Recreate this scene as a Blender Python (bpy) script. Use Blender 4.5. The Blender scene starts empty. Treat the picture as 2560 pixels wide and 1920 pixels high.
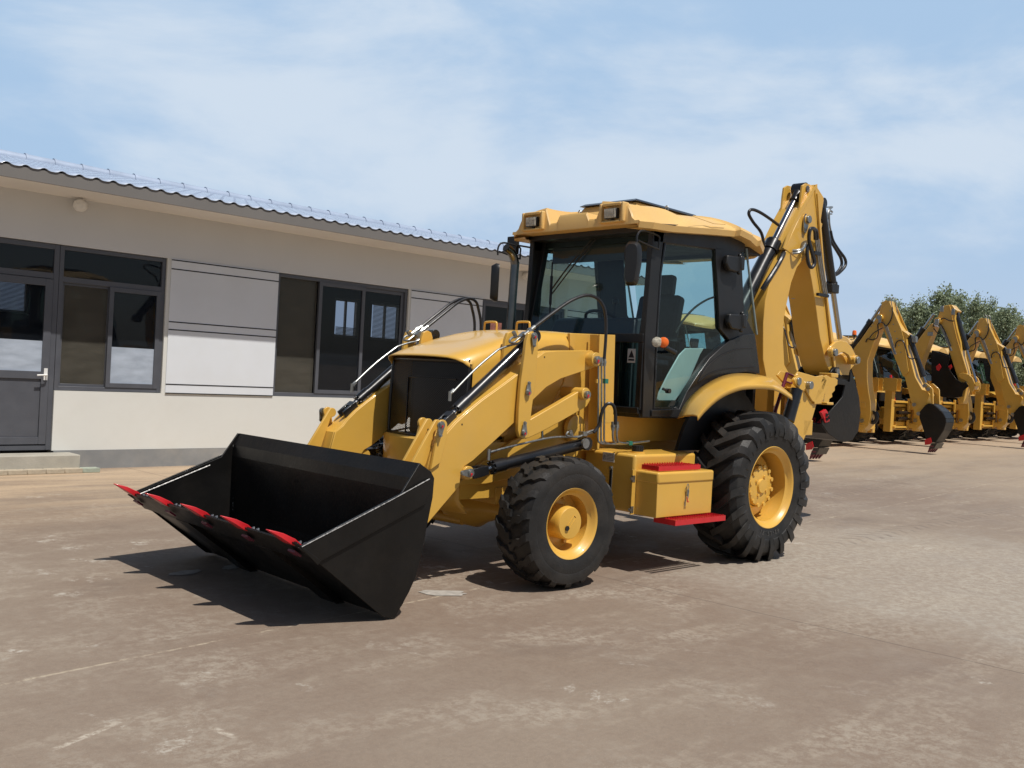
import bpy, math, random
from mathutils import Vector, Matrix, noise
random.seed(7)
S = bpy.context.scene
rad = math.radians
# ------------------------------------------------------------------ camera
CP = Vector((7.143, 5.510, 1.4254)); FPX = 2448.33
PITCH, ROLL, YAW = 0.009687, -0.054349, 3.95081
CD = Vector((math.cos(PITCH)*math.cos(YAW), math.cos(PITCH)*math.sin(YAW), -math.sin(PITCH)))
_r = CD.cross(Vector((0, 0, 1))).normalized(); _u = _r.cross(CD)
CR = math.cos(ROLL)*_r - math.sin(ROLL)*_u
CU = math.cos(ROLL)*_u + math.sin(ROLL)*_r
cam = bpy.data.cameras.new('camera'); cam.sensor_width = 36; cam.lens = FPX/2560*36
cam.clip_start = .05; cam.clip_end = 5000
co = bpy.data.objects.new('camera', cam); S.collection.objects.link(co); S.camera = co
co.matrix_world = Matrix((( CR.x, CU.x, -CD.x, CP.x), (CR.y, CU.y, -CD.y, CP.y), (CR.z, CU.z, -CD.z, CP.z), (0, 0, 0, 1)))
# ------------------------------------------------------------------ light
SUN = Vector((0.004, 0.5103, 1.0)).normalized()
sl = bpy.data.lights.new('sun', 'SUN'); sl.energy = 4.8; sl.angle = rad(.55); sl.color = (1, .955, .89)
so = bpy.data.objects.new('sun', sl); S.collection.objects.link(so)
so.rotation_euler = SUN.to_track_quat('Z', 'Y').to_euler()
W = bpy.data.worlds.new('World'); S.world = W; W.use_nodes = True
wt = W.node_tree; wt.nodes.clear()
def WN(t, **k):
    n = wt.nodes.new(t)
    for a, b in k.items(): setattr(n, a, b)
    return n
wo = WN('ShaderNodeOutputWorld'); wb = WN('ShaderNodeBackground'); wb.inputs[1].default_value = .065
sky = WN('ShaderNodeTexSky', sky_type='NISHITA', sun_disc=False)
sky.sun_elevation = math.asin(SUN.z); sky.sun_rotation = math.atan2(SUN.x, SUN.y)
sky.altitude = 50; sky.air_density = 1.0; sky.dust_density = 1.2; sky.ozone_density = 1.2
tc = WN('ShaderNodeTexCoord'); mp = WN('ShaderNodeMapping'); mp.inputs['Scale'].default_value = (1.0, 1.0, 2.6)
mp.inputs['Location'].default_value = (3.1, .4, .7)
n1 = WN('ShaderNodeTexNoise'); n1.inputs['Scale'].default_value = 2.7; n1.inputs['Detail'].default_value = 9; n1.inputs['Roughness'].default_value = .56
n1.inputs['Distortion'].default_value = .25
rp = WN('ShaderNodeMapRange', interpolation_type='SMOOTHSTEP'); rp.inputs[1].default_value = .41; rp.inputs[2].default_value = .64
cl = WN('ShaderNodeMix', data_type='RGBA')          # thin haze -> cloud
cl.inputs[6].default_value = (6.92, 9.78, 13.48, 1); cl.inputs[7].default_value = (10.71, 12.46, 14.58, 1)
hzc = WN('ShaderNodeMix', data_type='RGBA'); hzc.inputs[7].default_value = (8.49, 10.43, 13.11, 1)
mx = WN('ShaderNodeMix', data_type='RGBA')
sep = WN('ShaderNodeSeparateXYZ')
hz = WN('ShaderNodeMapRange', interpolation_type='SMOOTHSTEP'); hz.inputs[1].default_value = 0; hz.inputs[2].default_value = .2; hz.inputs[3].default_value = 1; hz.inputs[4].default_value = 0
up = WN('ShaderNodeMapRange', interpolation_type='SMOOTHSTEP'); up.inputs[1].default_value = .40; up.inputs[2].default_value = .72; up.inputs[3].default_value = 1; up.inputs[4].default_value = .1
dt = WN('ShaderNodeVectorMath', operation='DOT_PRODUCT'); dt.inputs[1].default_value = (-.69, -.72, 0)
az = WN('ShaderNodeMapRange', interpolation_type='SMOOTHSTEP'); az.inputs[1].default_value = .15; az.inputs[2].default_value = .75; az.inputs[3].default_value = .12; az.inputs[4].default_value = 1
ua = WN('ShaderNodeMath', operation='MULTIPLY')  # bright cloud kept low and toward the view; dimmed elsewhere to cut shade fill
L = wt.links.new
L(tc.outputs['Generated'], mp.inputs[0]); L(mp.outputs[0], n1.inputs['Vector']); L(n1.outputs[0], rp.inputs[0])
L(tc.outputs['Generated'], sep.inputs[0]); L(sep.outputs[2], hz.inputs[0]); L(sep.outputs[2], up.inputs[0])
L(rp.outputs[0], cl.inputs[0]); L(cl.outputs[2], hzc.inputs[6]); L(hz.outputs[0], hzc.inputs[0])
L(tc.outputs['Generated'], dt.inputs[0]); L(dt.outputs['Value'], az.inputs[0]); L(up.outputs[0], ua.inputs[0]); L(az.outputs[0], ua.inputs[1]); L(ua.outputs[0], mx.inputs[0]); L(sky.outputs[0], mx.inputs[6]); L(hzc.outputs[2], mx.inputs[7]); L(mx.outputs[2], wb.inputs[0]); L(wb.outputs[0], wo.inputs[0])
S.view_settings.view_transform = 'Standard'; S.view_settings.look = 'None'; S.view_settings.gamma = 1
S.view_settings.exposure = -.15; S.view_settings.use_curve_mapping = False
S.render.engine = 'CYCLES'
try: S.cycles.max_bounces = 8; S.cycles.transparent_max_bounces = 16; S.cycles.sample_clamp_indirect = 6
except Exception: pass
# ------------------------------------------------------------------ surveying: photo measurement -> point on a chosen vertical/horizontal plane
VW = dict(A=(250,1000,2.4578),B=(780,660,2.765),C=(1100,900,2.765),D=(1250,460,2.765),E=(1650,850,2.764),F=(1800,440,2.182),G=(2050,680,3.457),
 H=(0,360,1.8855),I=(560,560,2.5925),Q=(1220,1110,4.3647),R=(1720,1000,3.95),J=(780,780,5.184),K=(1020,780,5.184),L=(1380,800,4.879),M=(1290,480,5.924),
 N=(1600,480,5.924),T=(1860,450,5.352),S=(1930,780,4.366),a=(2080,820,5.72),b=(2310,820,5.72),c=(2080,700,8.296),e=(2310,700,8.296),X=(0,0,1))
def ray(v, x, y):
    o = VW[v]; x = o[0]+x/o[2]; y = o[1]+y/o[2]
    return CD + CR*((x-1280)/FPX) - CU*((y-960)/FPX)
def on(v, x, y, ax, val):
    q = ray(v, x, y); t = (val-CP[ax])/q[ax]; return CP+q*t
def onv(v, x, y, val): return on(v, x, y, 1, val)
def poly(val, ax, *seq):
    """seq: view letter followed by (x,y) pairs; returns points on plane ax=val"""
    out = []; v = None
    for s in seq:
        if isinstance(s, str): v = s
        else: out.append(on(v, s[0], s[1], ax, val))
    return out
# ------------------------------------------------------------------ materials
def mat(name): 
    m = bpy.data.materials.new(name); m.use_nodes = True
    return m, m.node_tree, m.node_tree.nodes['Principled BSDF']
def pset(b, **k):
    al = dict(rough='Roughness', metal='Metallic', coat='Coat Weight', crough='Coat Roughness', spec='Specular IOR Level', ior='IOR', trans='Transmission Weight', alpha='Alpha')
    for a, v in k.items(): b.inputs[al[a]].default_value = v
def solid(name, col, rough=.5, metal=0, coat=0, var=.06, scale=6, bump=0, bscale=60, rvar=.08, spec=.5, dust=None, dustamt=.3):
    m, t, b = mat(name); N = t.nodes.new; K = t.links.new
    pset(b, rough=rough, metal=metal, coat=coat, crough=.08, spec=spec)
    tcn = N('ShaderNodeTexCoord'); no = N('ShaderNodeTexNoise'); no.inputs['Scale'].default_value = scale; no.inputs['Detail'].default_value = 6
    K(tcn.outputs['Object'], no.inputs['Vector'])
    mr = N('ShaderNodeMapRange'); mr.inputs[1].default_value = .3; mr.inputs[2].default_value = .7; mr.inputs[3].default_value = 1-var; mr.inputs[4].default_value = 1+var
    K(no.outputs[0], mr.inputs[0])
    mul = N('ShaderNodeVectorMath'); mul.operation = 'MULTIPLY'; mul.inputs[0].default_value = col[:3]; K(mr.outputs[0], mul.inputs[1])
    cout = mul.outputs[0]
    if dust:
        n2 = N('ShaderNodeTexNoise'); n2.inputs['Scale'].default_value = 2.3; n2.inputs['Detail'].default_value = 8; n2.inputs['Roughness'].default_value = .65
        K(tcn.outputs['Object'], n2.inputs['Vector'])
        m2 = N('ShaderNodeMapRange'); m2.inputs[1].default_value = .45; m2.inputs[2].default_value = .75; m2.inputs[3].default_value = 0; m2.inputs[4].default_value = dustamt
        K(n2.outputs[0], m2.inputs[0])
        mi = N('ShaderNodeMix'); mi.data_type = 'RGBA'; K(m2.outputs[0], mi.inputs[0]); K(cout, mi.inputs[6]); mi.inputs[7].default_value = (*dust, 1)
        cout = mi.outputs[2]
    K(cout, b.inputs['Base Color'])
    m3 = N('ShaderNodeMapRange'); m3.inputs[1].default_value = .3; m3.inputs[2].default_value = .7; m3.inputs[3].default_value = max(.02, rough-rvar); m3.inputs[4].default_value = rough+rvar
    K(no.outputs[0], m3.inputs[0]); K(m3.outputs[0], b.inputs['Roughness'])
    if bump:
        nb = N('ShaderNodeTexNoise'); nb.inputs['Scale'].default_value = bscale; nb.inputs['Detail'].default_value = 3; K(tcn.outputs['Object'], nb.inputs['Vector'])
        bp = N('ShaderNodeBump'); bp.inputs['Strength'].default_value = bump; bp.inputs['Distance'].default_value = .004
        K(nb.outputs[0], bp.inputs['Height']); K(bp.outputs[0], b.inputs['Normal'])
    return m
YEL = (.67, .388, .064)
M = {}
M['yellow'] = solid('yellow_paint', YEL, .36, coat=.35, var=.04, scale=3, bump=.25, bscale=14, dust=(.5, .36, .17), dustamt=.16)
M['yellow2'] = solid('roof_yellow', (.74, .47, .16), .5, coat=.05, var=.04, scale=3, bump=.1, dust=(.6,.45,.25), dustamt=.2)
M['black'] = solid('black_paint', (.009, .009, .010), .3, coat=.2, var=.2, scale=4, bump=.15, bscale=20, dust=(.05, .045, .04), dustamt=.22)
M['bucket'] = solid('bucket_black', (.007, .0066, .0062), .38, coat=.04, var=.25, scale=3, bump=.35, bscale=25, dust=(.035, .028, .022), dustamt=.3, spec=.28)
M['plastic'] = solid('black_plastic', (.011, .0115, .0125), .42, var=.1, scale=8, bump=.2, bscale=200)
M['rubber'] = solid('tyre_rubber', (.017, .0165, .016), .56, var=.3, scale=9, bump=.5, bscale=90, dust=(.085, .072, .06), dustamt=.45, spec=.35)
M['hose'] = solid('hose_rubber', (.015, .015, .017), .38, var=.2, scale=30)
M['chrome'] = solid('chrome', (.42, .42, .42), .14, metal=1, var=.04, scale=8, rvar=.05)
M['exhaust'] = solid('exhaust_chrome', (.16, .155, .15), .2, metal=1, var=.15, scale=8, rvar=.06)
M['steel'] = solid('zinc_steel', (.34, .35, .34), .38, metal=.9, var=.15, scale=40, rvar=.1)
M['red'] = solid('red_paint', (.55, .012, .018), .4, coat=.2, var=.12, scale=12)
M['maroon'] = solid('maroon_paint', (.12, .008, .03), .4, coat=.2)
M['green'] = solid('green_clamp', (.02, .16, .11), .45)
M['white'] = solid('white_plastic', (.75, .75, .73), .4)
M['weld'] = solid('weld_bead', (.45, .44, .42), .5, metal=.3, var=.5, scale=60)
M['interior'] = solid('cab_interior', (.045, .048, .056), .7, var=.15, scale=12, bump=.2)
M['seat'] = solid('seat_fabric', (.022, .027, .042), .55, var=.3, scale=20, bump=.5, bscale=30)
M['trimgrey'] = solid('interior_grey', (.2, .26, .26), .6)
M['panelgrey'] = solid('opener_white', (.48, .56, .55), .4)
M['frameg'] = solid('window_frame_grey', (.085, .09, .105), .4, var=.05, scale=6, bump=.05)
M['orange'] = solid('orange_lens', (.85, .16, .02), .2)
M['lens'] = solid('lamp_lens', (.5, .47, .38), .15, var=.5, scale=60)
M['label'] = solid('sticker_paper', (.55, .54, .5), .5)
M['pink'] = solid('pink_poster', (.65, .28, .22), .7, var=.3, scale=14)
def glass(name, tint, refl=.12, film=None, filmamt=0):
    m, t, b = mat(name); N = t.nodes.new; K = t.links.new
    out = t.nodes['Material Output']; t.nodes.remove(b)
    tr = N('ShaderNodeBsdfTransparent'); tr.inputs[0].default_value = (*tint, 1)
    gl = N('ShaderNodeBsdfGlossy'); gl.inputs['Roughness'].default_value = .02
    fr = N('ShaderNodeLayerWeight'); fr.inputs[0].default_value = .5
    pw = N('ShaderNodeMath'); pw.operation = 'POWER'; pw.inputs[1].default_value = 5; K(fr.outputs['Facing'], pw.inputs[0])
    ad = N('ShaderNodeMath'); ad.operation = 'MULTIPLY_ADD'; ad.inputs[1].default_value = .93; ad.inputs[2].default_value = .045+refl
    K(pw.outputs[0], ad.inputs[0])
    ms = N('ShaderNodeMixShader'); K(ad.outputs[0], ms.inputs[0]); K(tr.outputs[0], ms.inputs[1]); K(gl.outputs[0], ms.inputs[2])
    last = ms.outputs[0]
    if film:
        df = N('ShaderNodeBsdfDiffuse'); df.inputs[0].default_value = (*film, 1)
        tcn = N('ShaderNodeTexCoord'); mpn = N('ShaderNodeMapping'); mpn.inputs['Scale'].default_value = (1.6, 1.6, 5); no = N('ShaderNodeTexNoise'); no.inputs['Scale'].default_value = 2.2; no.inputs['Detail'].default_value = 5
        K(tcn.outputs['Object'], mpn.inputs[0]); K(mpn.outputs[0], no.inputs['Vector'])
        mr = N('ShaderNodeMapRange'); mr.inputs[1].default_value = .35; mr.inputs[2].default_value = .65; mr.inputs[3].default_value = filmamt*.75; mr.inputs[4].default_value = filmamt
        K(no.outputs[0], mr.inputs[0])
        m2 = N('ShaderNodeMixShader'); K(mr.outputs[0], m2.inputs[0]); K(last, m2.inputs[1]); K(df.outputs[0], m2.inputs[2]); last = m2.outputs[0]
    K(last, out.inputs[0])
    return m
M['cabglass'] = glass('cab_glass', (.63, .79, .785), .02)
M['glass_dark'] = glass('building_glass', (.6, .63, .68), -.02, (.2, .24, .3), .03)
M['glass_film'] = glass('filmed_glass', (.55, .6, .66), .0, (.55, .62, .72), .75)
M['glass_screen'] = glass('screen_glass', (.55, .54, .5), -.02, (.16, .15, .125), .42)
# ------------------------------------------------------------------ mesh helpers
class MB:
    def __init__(s): s.v = []; s.f = []
    def add(s, vs, fs):
        o = len(s.v); s.v += [Vector(v) for v in vs]; s.f += [tuple(i+o for i in f) for f in fs]; return s
    def plate(s, pts, d):
        d = Vector(d); n = len(pts)
        s.add(list(pts)+[p+d for p in pts], [tuple(range(n)), tuple(range(2*n-1, n-1, -1))]+[(i, i+n, (i+1) % n+n, (i+1) % n) for i in range(n)]); return s
    def box(s, c, sz, rot=None):
        c = Vector(c); h = Vector(sz)/2; R = rot or Matrix.Identity(3)
        vs = [c+R@Vector((x*h.x, y*h.y, z*h.z)) for x in (-1, 1) for y in (-1, 1) for z in (-1, 1)]
        s.add(vs, [(0,1,3,2),(4,6,7,5),(0,4,5,1),(2,3,7,6),(0,2,6,4),(1,5,7,3)]); return s
    def bb(s, a, b): a = Vector(a); b = Vector(b); return s.box((a+b)/2, [abs(x) for x in (b-a)])
    def hexa(s, lo, hi):  # two quads
        s.add(list(lo)+list(hi), [(3,2,1,0),(4,5,6,7)]+[(i,(i+1)%4,(i+1)%4+4,i+4) for i in range(4)]); return s
    def cyl(s, a, b, r, r2=None, n=20, caps=True):
        a = Vector(a); b = Vector(b); r2 = r if r2 is None else r2; d = (b-a).normalized()
        x = d.orthogonal().normalized(); y = d.cross(x); vs = []
        for p, q in ((a, r), (b, r2)):
            vs += [p+(x*math.cos(t*2*math.pi/n)+y*math.sin(t*2*math.pi/n))*q for t in range(n)]
        fs = [(i, (i+1) % n, (i+1) % n+n, i+n) for i in range(n)]
        if caps: fs += [tuple(range(n-1, -1, -1)), tuple(range(n, 2*n))]
        s.add(vs, fs); return s
    def lathe(s, prof, o, d, n=48, close=False):
        """prof: (along, radius)"""
        o = Vector(o); d = Vector(d).normalized(); x = d.orthogonal().normalized(); y = d.cross(x); m = len(prof); vs = []
        for t in range(n):
            c = x*math.cos(t*2*math.pi/n)+y*math.sin(t*2*math.pi/n)
            vs += [o+d*a+c*r for a, r in prof]
        fs = []
        for t in range(n):
            u = (t+1) % n
            for i in range(m-1 if not close else m):
                j = (i+1) % m; fs.append((t*m+i, t*m+j, u*m+j, u*m+i))
        s.add(vs, fs); return s
    def tube(s, pts, r, n=10, sm=4, closed=False):
        pts = [Vector(p) for p in pts]; m = len(pts)
        P = []
        if sm > 1 and m > 2:
            for i in range(m-1):
                p0 = pts[max(i-1, 0)]; p1 = pts[i]; p2 = pts[i+1]; p3 = pts[min(i+2, m-1)]
                for k in range(sm):
                    t = k/sm
                    P.append(.5*((2*p1)+(p2-p0)*t+(2*p0-5*p1+4*p2-p3)*t*t+(3*p1-p0-3*p2+p3)*t**3))
            P.append(pts[-1])
        else: P = pts
        m = len(P); vs = []; up = None
        for i, p in enumerate(P):
            d = (P[min(i+1, m-1)]-P[max(i-1, 0)]).normalized()
            if up is None: up = d.orthogonal().normalized()
            up = (up-d*up.dot(d)).normalized(); w = d.cross(up)
            vs += [p+(up*math.cos(t*2*math.pi/n)+w*math.sin(t*2*math.pi/n))*r for t in range(n)]
        fs = [(i*n+t, i*n+(t+1) % n, (i+1)*n+(t+1) % n, (i+1)*n+t) for i in range(m-1) for t in range(n)]
        fs += [tuple(range(n-1, -1, -1)), tuple(range((m-1)*n, m*n))]
        s.add(vs, fs); return s
    def grid(s, rows):
        m = len(rows[0]); vs = [p for r in rows for p in r]
        s.add(vs, [(i*m+j, i*m+j+1, (i+1)*m+j+1, (i+1)*m+j) for i in range(len(rows)-1) for j in range(m-1)]); return s
    def mir(s):  # mirrored copy in v (y)
        o = MB(); o.v = [Vector((p.x, -p.y, p.z)) for p in s.v]; o.f = [tuple(reversed(f)) for f in s.f]; return o
    def islands(s):
        par = list(range(len(s.v)))
        def fd(a):
            while par[a] != a: par[a] = par[par[a]]; a = par[a]
            return a
        for f in s.f:
            for i in f[1:]: par[fd(i)] = fd(f[0])
        out = {}
        for f in s.f: out.setdefault(fd(f[0]), []).append(f)
        res = []
        for fs in out.values():
            mp_ = {}; o = MB()
            for f in fs:
                for i in f:
                    if i not in mp_: mp_[i] = len(o.v); o.v.append(s.v[i])
                o.f.append(tuple(mp_[i] for i in f))
            res.append(o)
        return res
    def parts(s, name, m, parent=None, **k):   # every separate piece becomes a part of its own
        return [o.build(name, m, parent, **k) for o in s.islands()][0]
    def build(s, name, m, parent=None, bev=0, ang=35, solid_=0, label=None):
        me = bpy.data.meshes.new(name); me.from_pydata([tuple(v) for v in s.v], [], s.f); me.update()
        import bmesh
        bm = bmesh.new(); bm.from_mesh(me); bmesh.ops.recalc_face_normals(bm, faces=bm.faces); bm.to_mesh(me); bm.free()
        for p_ in me.polygons: p_.use_smooth = True
        me.set_sharp_from_angle(angle=rad(ang))
        me.materials.append(M[m] if isinstance(m, str) else m)
        o = bpy.data.objects.new(name, me); S.collection.objects.link(o)
        if parent: o.parent = parent
        if solid_:
            q = o.modifiers.new('thick', 'SOLIDIFY'); q.thickness = solid_; q.offset = 0
        if bev:
            q = o.modifiers.new('bevel', 'BEVEL'); q.width = bev; q.segments = 2; q.limit_method = 'ANGLE'; q.angle_limit = rad(40); q.harden_normals = False
        if label: o['label'] = label
        return o
def tag(o, label=None, cat=None, group=None, kind=None):
    for k, v in (('label', label), ('category', cat), ('group', group), ('kind', kind)):
        if v: o[k] = v
    return o
def empty(name, loc=(0, 0, 0), rz=0):
    o = bpy.data.objects.new(name, None); S.collection.objects.link(o); o.location = loc; o.rotation_euler = (0, 0, rz); o.empty_display_size = .3; return o
def kids(o): return [c for c in list(bpy.data.objects) if c.parent == o]
def both(mb, name, m, parent, **k):
    a = mb.build(name, m, parent, **k); b = mb.mir().build(name, m, parent, **k); return a, b
# ------------------------------------------------------------------ ground
def ground_mat():
    m, t, b = mat('stained_concrete'); N = t.nodes.new; K = t.links.new
    tcn = N('ShaderNodeTexCoord')
    def noi(sc, det=8, rough=.6, dist=0, src=None):
        n = N('ShaderNodeTexNoise'); n.inputs['Scale'].default_value = sc; n.inputs['Detail'].default_value = det; n.inputs['Roughness'].default_value = rough; n.inputs['Distortion'].default_value = dist
        K(src or tcn.outputs['Object'], n.inputs['Vector']); return n.outputs[0]
    def rng(x, a, b_, c=0, d=1):
        n = N('ShaderNodeMapRange'); n.inputs[1].default_value = a; n.inputs[2].default_value = b_; n.inputs[3].default_value = c; n.inputs[4].default_value = d; n.interpolation_type = 'SMOOTHSTEP'; K(x, n.inputs[0]); return n.outputs[0]
    def mixc(f, a, b_):
        n = N('ShaderNodeMix'); n.data_type = 'RGBA'; K(f, n.inputs[0])
        for i, c in ((6, a), (7, b_)):
            if isinstance(c, tuple): n.inputs[i].default_value = (*c, 1)
            else: K(c, n.inputs[i])
        return n.outputs[2]
    def math_(op, a, b_=None):
        n = N('ShaderNodeMath'); n.operation = op
        for i, c in enumerate((a, b_)):
            if c is None: continue
            if isinstance(c, (int, float)): n.inputs[i].default_value = c
            else: K(c, n.inputs[i])
        return n.outputs[0]
    # swept streaks run roughly along the yard
    mpn = N('ShaderNodeMapping'); mpn.inputs['Scale'].default_value = (.32, 1.5, 1); mpn.inputs['Rotation'].default_value = (0, 0, rad(-35)); K(tcn.outputs['Object'], mpn.inputs[0])
    big = noi(.25, 5, .55, .3); mid = noi(1.1, 10, .66, .25); stk = noi(1.4, 10, .7, .2, mpn.outputs[0]); fine = noi(34, 7, .72); grit = noi(170, 3, .6); mott = noi(7, 10, .75)
    sp = N('ShaderNodeSeparateXYZ'); K(tcn.outputs['Object'], sp.inputs[0])
    brk = rng(math_('ADD', math_('MULTIPLY', noi(14, 10, .8), .55), math_('MULTIPLY', fine, .45)), .45, .57)     # worn, speckled edges
    col = mixc(rng(big, .36, .66), (.208, .150, .110), (.262, .205, .154))
    col = mixc(rng(mott, .35, .7, 0, .45), col, (.29, .235, .18))
    col = mixc(math_('MULTIPLY', rng(stk, .47, .62), math_('MULTIPLY', brk, .55)), col, (.40, .34, .265))
    col = mixc(math_('MULTIPLY', rng(mid, .50, .62), math_('MULTIPLY', brk, .5)), col, (.41, .36, .29))
    cr = on('X', 2420, 1440, 2, 0); dx_ = math_('MULTIPLY', math_('ADD', sp.outputs[0], -cr.x), .33); dy_ = math_('MULTIPLY', math_('ADD', sp.outputs[1], -cr.y), .33)
    rr_ = math_('ADD', math_('MULTIPLY', dx_, dx_), math_('MULTIPLY', dy_, dy_)); rr_ = math_('ADD', rr_, math_('MULTIPLY', math_('ADD', mid, -.5), 1.6))
    col = mixc(math_('MULTIPLY', rng(rr_, 1.0, .1), math_('ADD', math_('MULTIPLY', brk, .4), .3)), col, (.46, .42, .35))
    pale = math_('MULTIPLY', rng(noi(2.1, 10, .7, .5), .58, .63), rng(noi(.6, 4), .48, .6))
    col = mixc(math_('MULTIPLY', pale, math_('MULTIPLY', brk, .8)), col, (.56, .52, .45))
    dark = math_('MULTIPLY', rng(noi(.7, 8, .65, .3), .56, .70), .5)
    col = mixc(dark, col, (.15, .112, .088))
    # earthy tint toward the office and the far end of the yard
    far = math_('MULTIPLY', rng(sp.outputs[1], -1.8, -5.2), rng(noi(1.1, 8, .7, .4, mpn.outputs[0]), .36, .6, .2, .9)); col = mixc(far, col, (.50, .375, .25))
    far2 = math_('MULTIPLY', rng(sp.outputs[0], -4, -14), rng(noi(.5, 8, .7, .2, mpn.outputs[0]), .36, .6, .2, .75)); col = mixc(far2, col, (.40, .31, .215))
    # expansion joints and hairline cracks
    def line(ax, ay, c0, w, wob):
        n = N('ShaderNodeVectorMath'); n.operation = 'DOT_PRODUCT'; K(tcn.outputs['Object'], n.inputs[0]); n.inputs[1].default_value = (ax, ay, 0)
        d = math_('ADD', n.outputs['Value'], -c0); d = math_('ADD', d, math_('MULTIPLY', math_('ADD', noi(2.5, 4), -.5), wob))
        return rng(math_('ABSOLUTE', d), w*.4, w, 1, 0)
    def seg(p, q, w, wob):
        p = Vector(p[:2]); q = Vector(q[:2]); d = (q-p).normalized(); nn = Vector((-d.y, d.x)); return line(nn.x, nn.y, nn.dot(p), w, wob)
    g = lambda x, y: on('X', x, y, 2, 0)
    l1 = seg(g(0, 1712), g(1500, 1410), .014, .035); col = mixc(math_('MULTIPLY', l1, rng(mott, .46, .58, .05, .75)), col, (.50, .42, .31))
    l2 = seg(g(1880, 1528), g(2560, 1684), .012, .05); col = mixc(math_('MULTIPLY', math_('MULTIPLY', l2, rng(sp.outputs[0], 3.2, 2.9, 0, 1)), 0.0), col, (.1, .08, .07))
    l3 = seg(g(1880, 1528), g(2560, 1684), .010, .03); col = mixc(math_('MULTIPLY', l3, .6), col, (.10, .075, .06))
    col = mixc(rng(fine, .35, .75, 0, .28), col, (.12, .09, .07)); col = mixc(rng(grit, .56, .72, 0, .32), col, (.5, .44, .36))
    # prints of tyre lugs crossing the slab behind the machine
    def track(p, q, wd):
        p = Vector(p[:2]); q = Vector(q[:2]); d = (q-p).normalized(); nn = Vector((-d.y, d.x)); Lg = (q-p).length
        def dot(ax, ay, c0):
            n = N('ShaderNodeVectorMath'); n.operation = 'DOT_PRODUCT'; K(tcn.outputs['Object'], n.inputs[0]); n.inputs[1].default_value = (ax, ay, 0); return math_('ADD', n.outputs['Value'], -c0)
        s_ = dot(d.x, d.y, d.dot(p)); t_ = dot(nn.x, nn.y, nn.dot(p))
        band = rng(math_('ABSOLUTE', t_), wd, wd*.8); ph = math_('MULTIPLY', math_('ADD', s_, math_('MULTIPLY', math_('ABSOLUTE', t_), .9)), 2*math.pi/.21)
        return math_('MULTIPLY', math_('MULTIPLY', math_('MULTIPLY', band, rng(math_('SINE', ph), .45, .75)), math_('MULTIPLY', rng(s_, 0, .4), rng(s_, Lg, Lg-.6))), rng(mott, .4, .58))
    for a_, b_, w_ in (((2040, 1368), (2560, 1262), .16), ((2020, 1250), (2420, 1175), .16)):
        col = mixc(math_('MULTIPLY', track(g(*a_), g(*b_), w_), .55), col, (.13, .10, .08))
    for a_, b_ in (((115, 1880), (310, 1798)), ((520, 1815), (600, 1850))):
        p_, q_ = g(*a_), g(*b_); d_ = (q_-p_).normalized(); n = N('ShaderNodeVectorMath'); n.operation = 'DOT_PRODUCT'; K(tcn.outputs['Object'], n.inputs[0]); n.inputs[1].default_value = (d_.x, d_.y, 0)
        s_ = math_('ADD', n.outputs['Value'], -d_.dot(p_)); Lg = (q_-p_).length
        col = mixc(math_('MULTIPLY', math_('MULTIPLY', seg(p_, q_, .02, .05), math_('MULTIPLY', rng(s_, 0, .08), rng(s_, Lg, Lg-.08))), rng(fine, .42, .6, .1, .7)), col, (.56, .50, .41))
    K(col, b.inputs['Base Color'])
    K(rng(mid, .3, .7, .62, .9), b.inputs['Roughness']); pset(b, spec=.35)
    bp = N('ShaderNodeBump'); bp.inputs['Strength'].default_value = .5; bp.inputs['Distance'].default_value = .006
    K(math_('ADD', fine, math_('MULTIPLY', grit, .6)), bp.inputs['Height']); K(bp.outputs[0], b.inputs['Normal'])
    return m
M['ground'] = ground_mat()
def gz(u): return 0 if u > -6 else (.0085*(-u-6) if u > -46 else .34)   # the yard rises very slightly toward the parked row
g = MB().grid([[Vector((x_, y_, gz(x_))) for x_ in (-1500, -46, -6, 1500)] for y_ in (-1500, 1500)]).build('ground', 'ground', ang=60); tag(g, kind='structure')
# dried paint / cement blots and scraps on the slab
M['blot'] = solid('dried_cement', (.36, .33, .29), .9, var=.2, scale=20)
def blot(x, y, r, sq, lab, view='X', a0=0):
    c = on(view, x, y, 2, .0035); pts = []
    for k in range(26):
        a = k/26*2*math.pi; rr = r*(1+.45*noise.noise(Vector((math.cos(a)*2+x, math.sin(a)*2+y, 3))))
        q = Vector((rr*math.cos(a), rr*sq*math.sin(a), 0)); q.rotate(Matrix.Rotation(a0, 3, 'Z')); pts.append(c+q)
    o = MB().add(pts, [tuple(range(26))]).build('cement_blot', 'blot'); tag(o, lab, 'stain', 'pale dried cement blots on the yard floor')
blot(525, 1060, .12, .5, 'pale dried blot in the bucket shadow, left of the two there', 'A', .3)
blot(820, 1022, .12, .4, 'narrow pale blot in the bucket shadow, nearer the bucket heel', 'A', .5)
blot(1110, 1482, .15, .5, 'oval pale blot on the concrete just in front of the front tyre shadow', 'X', -.6)
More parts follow.
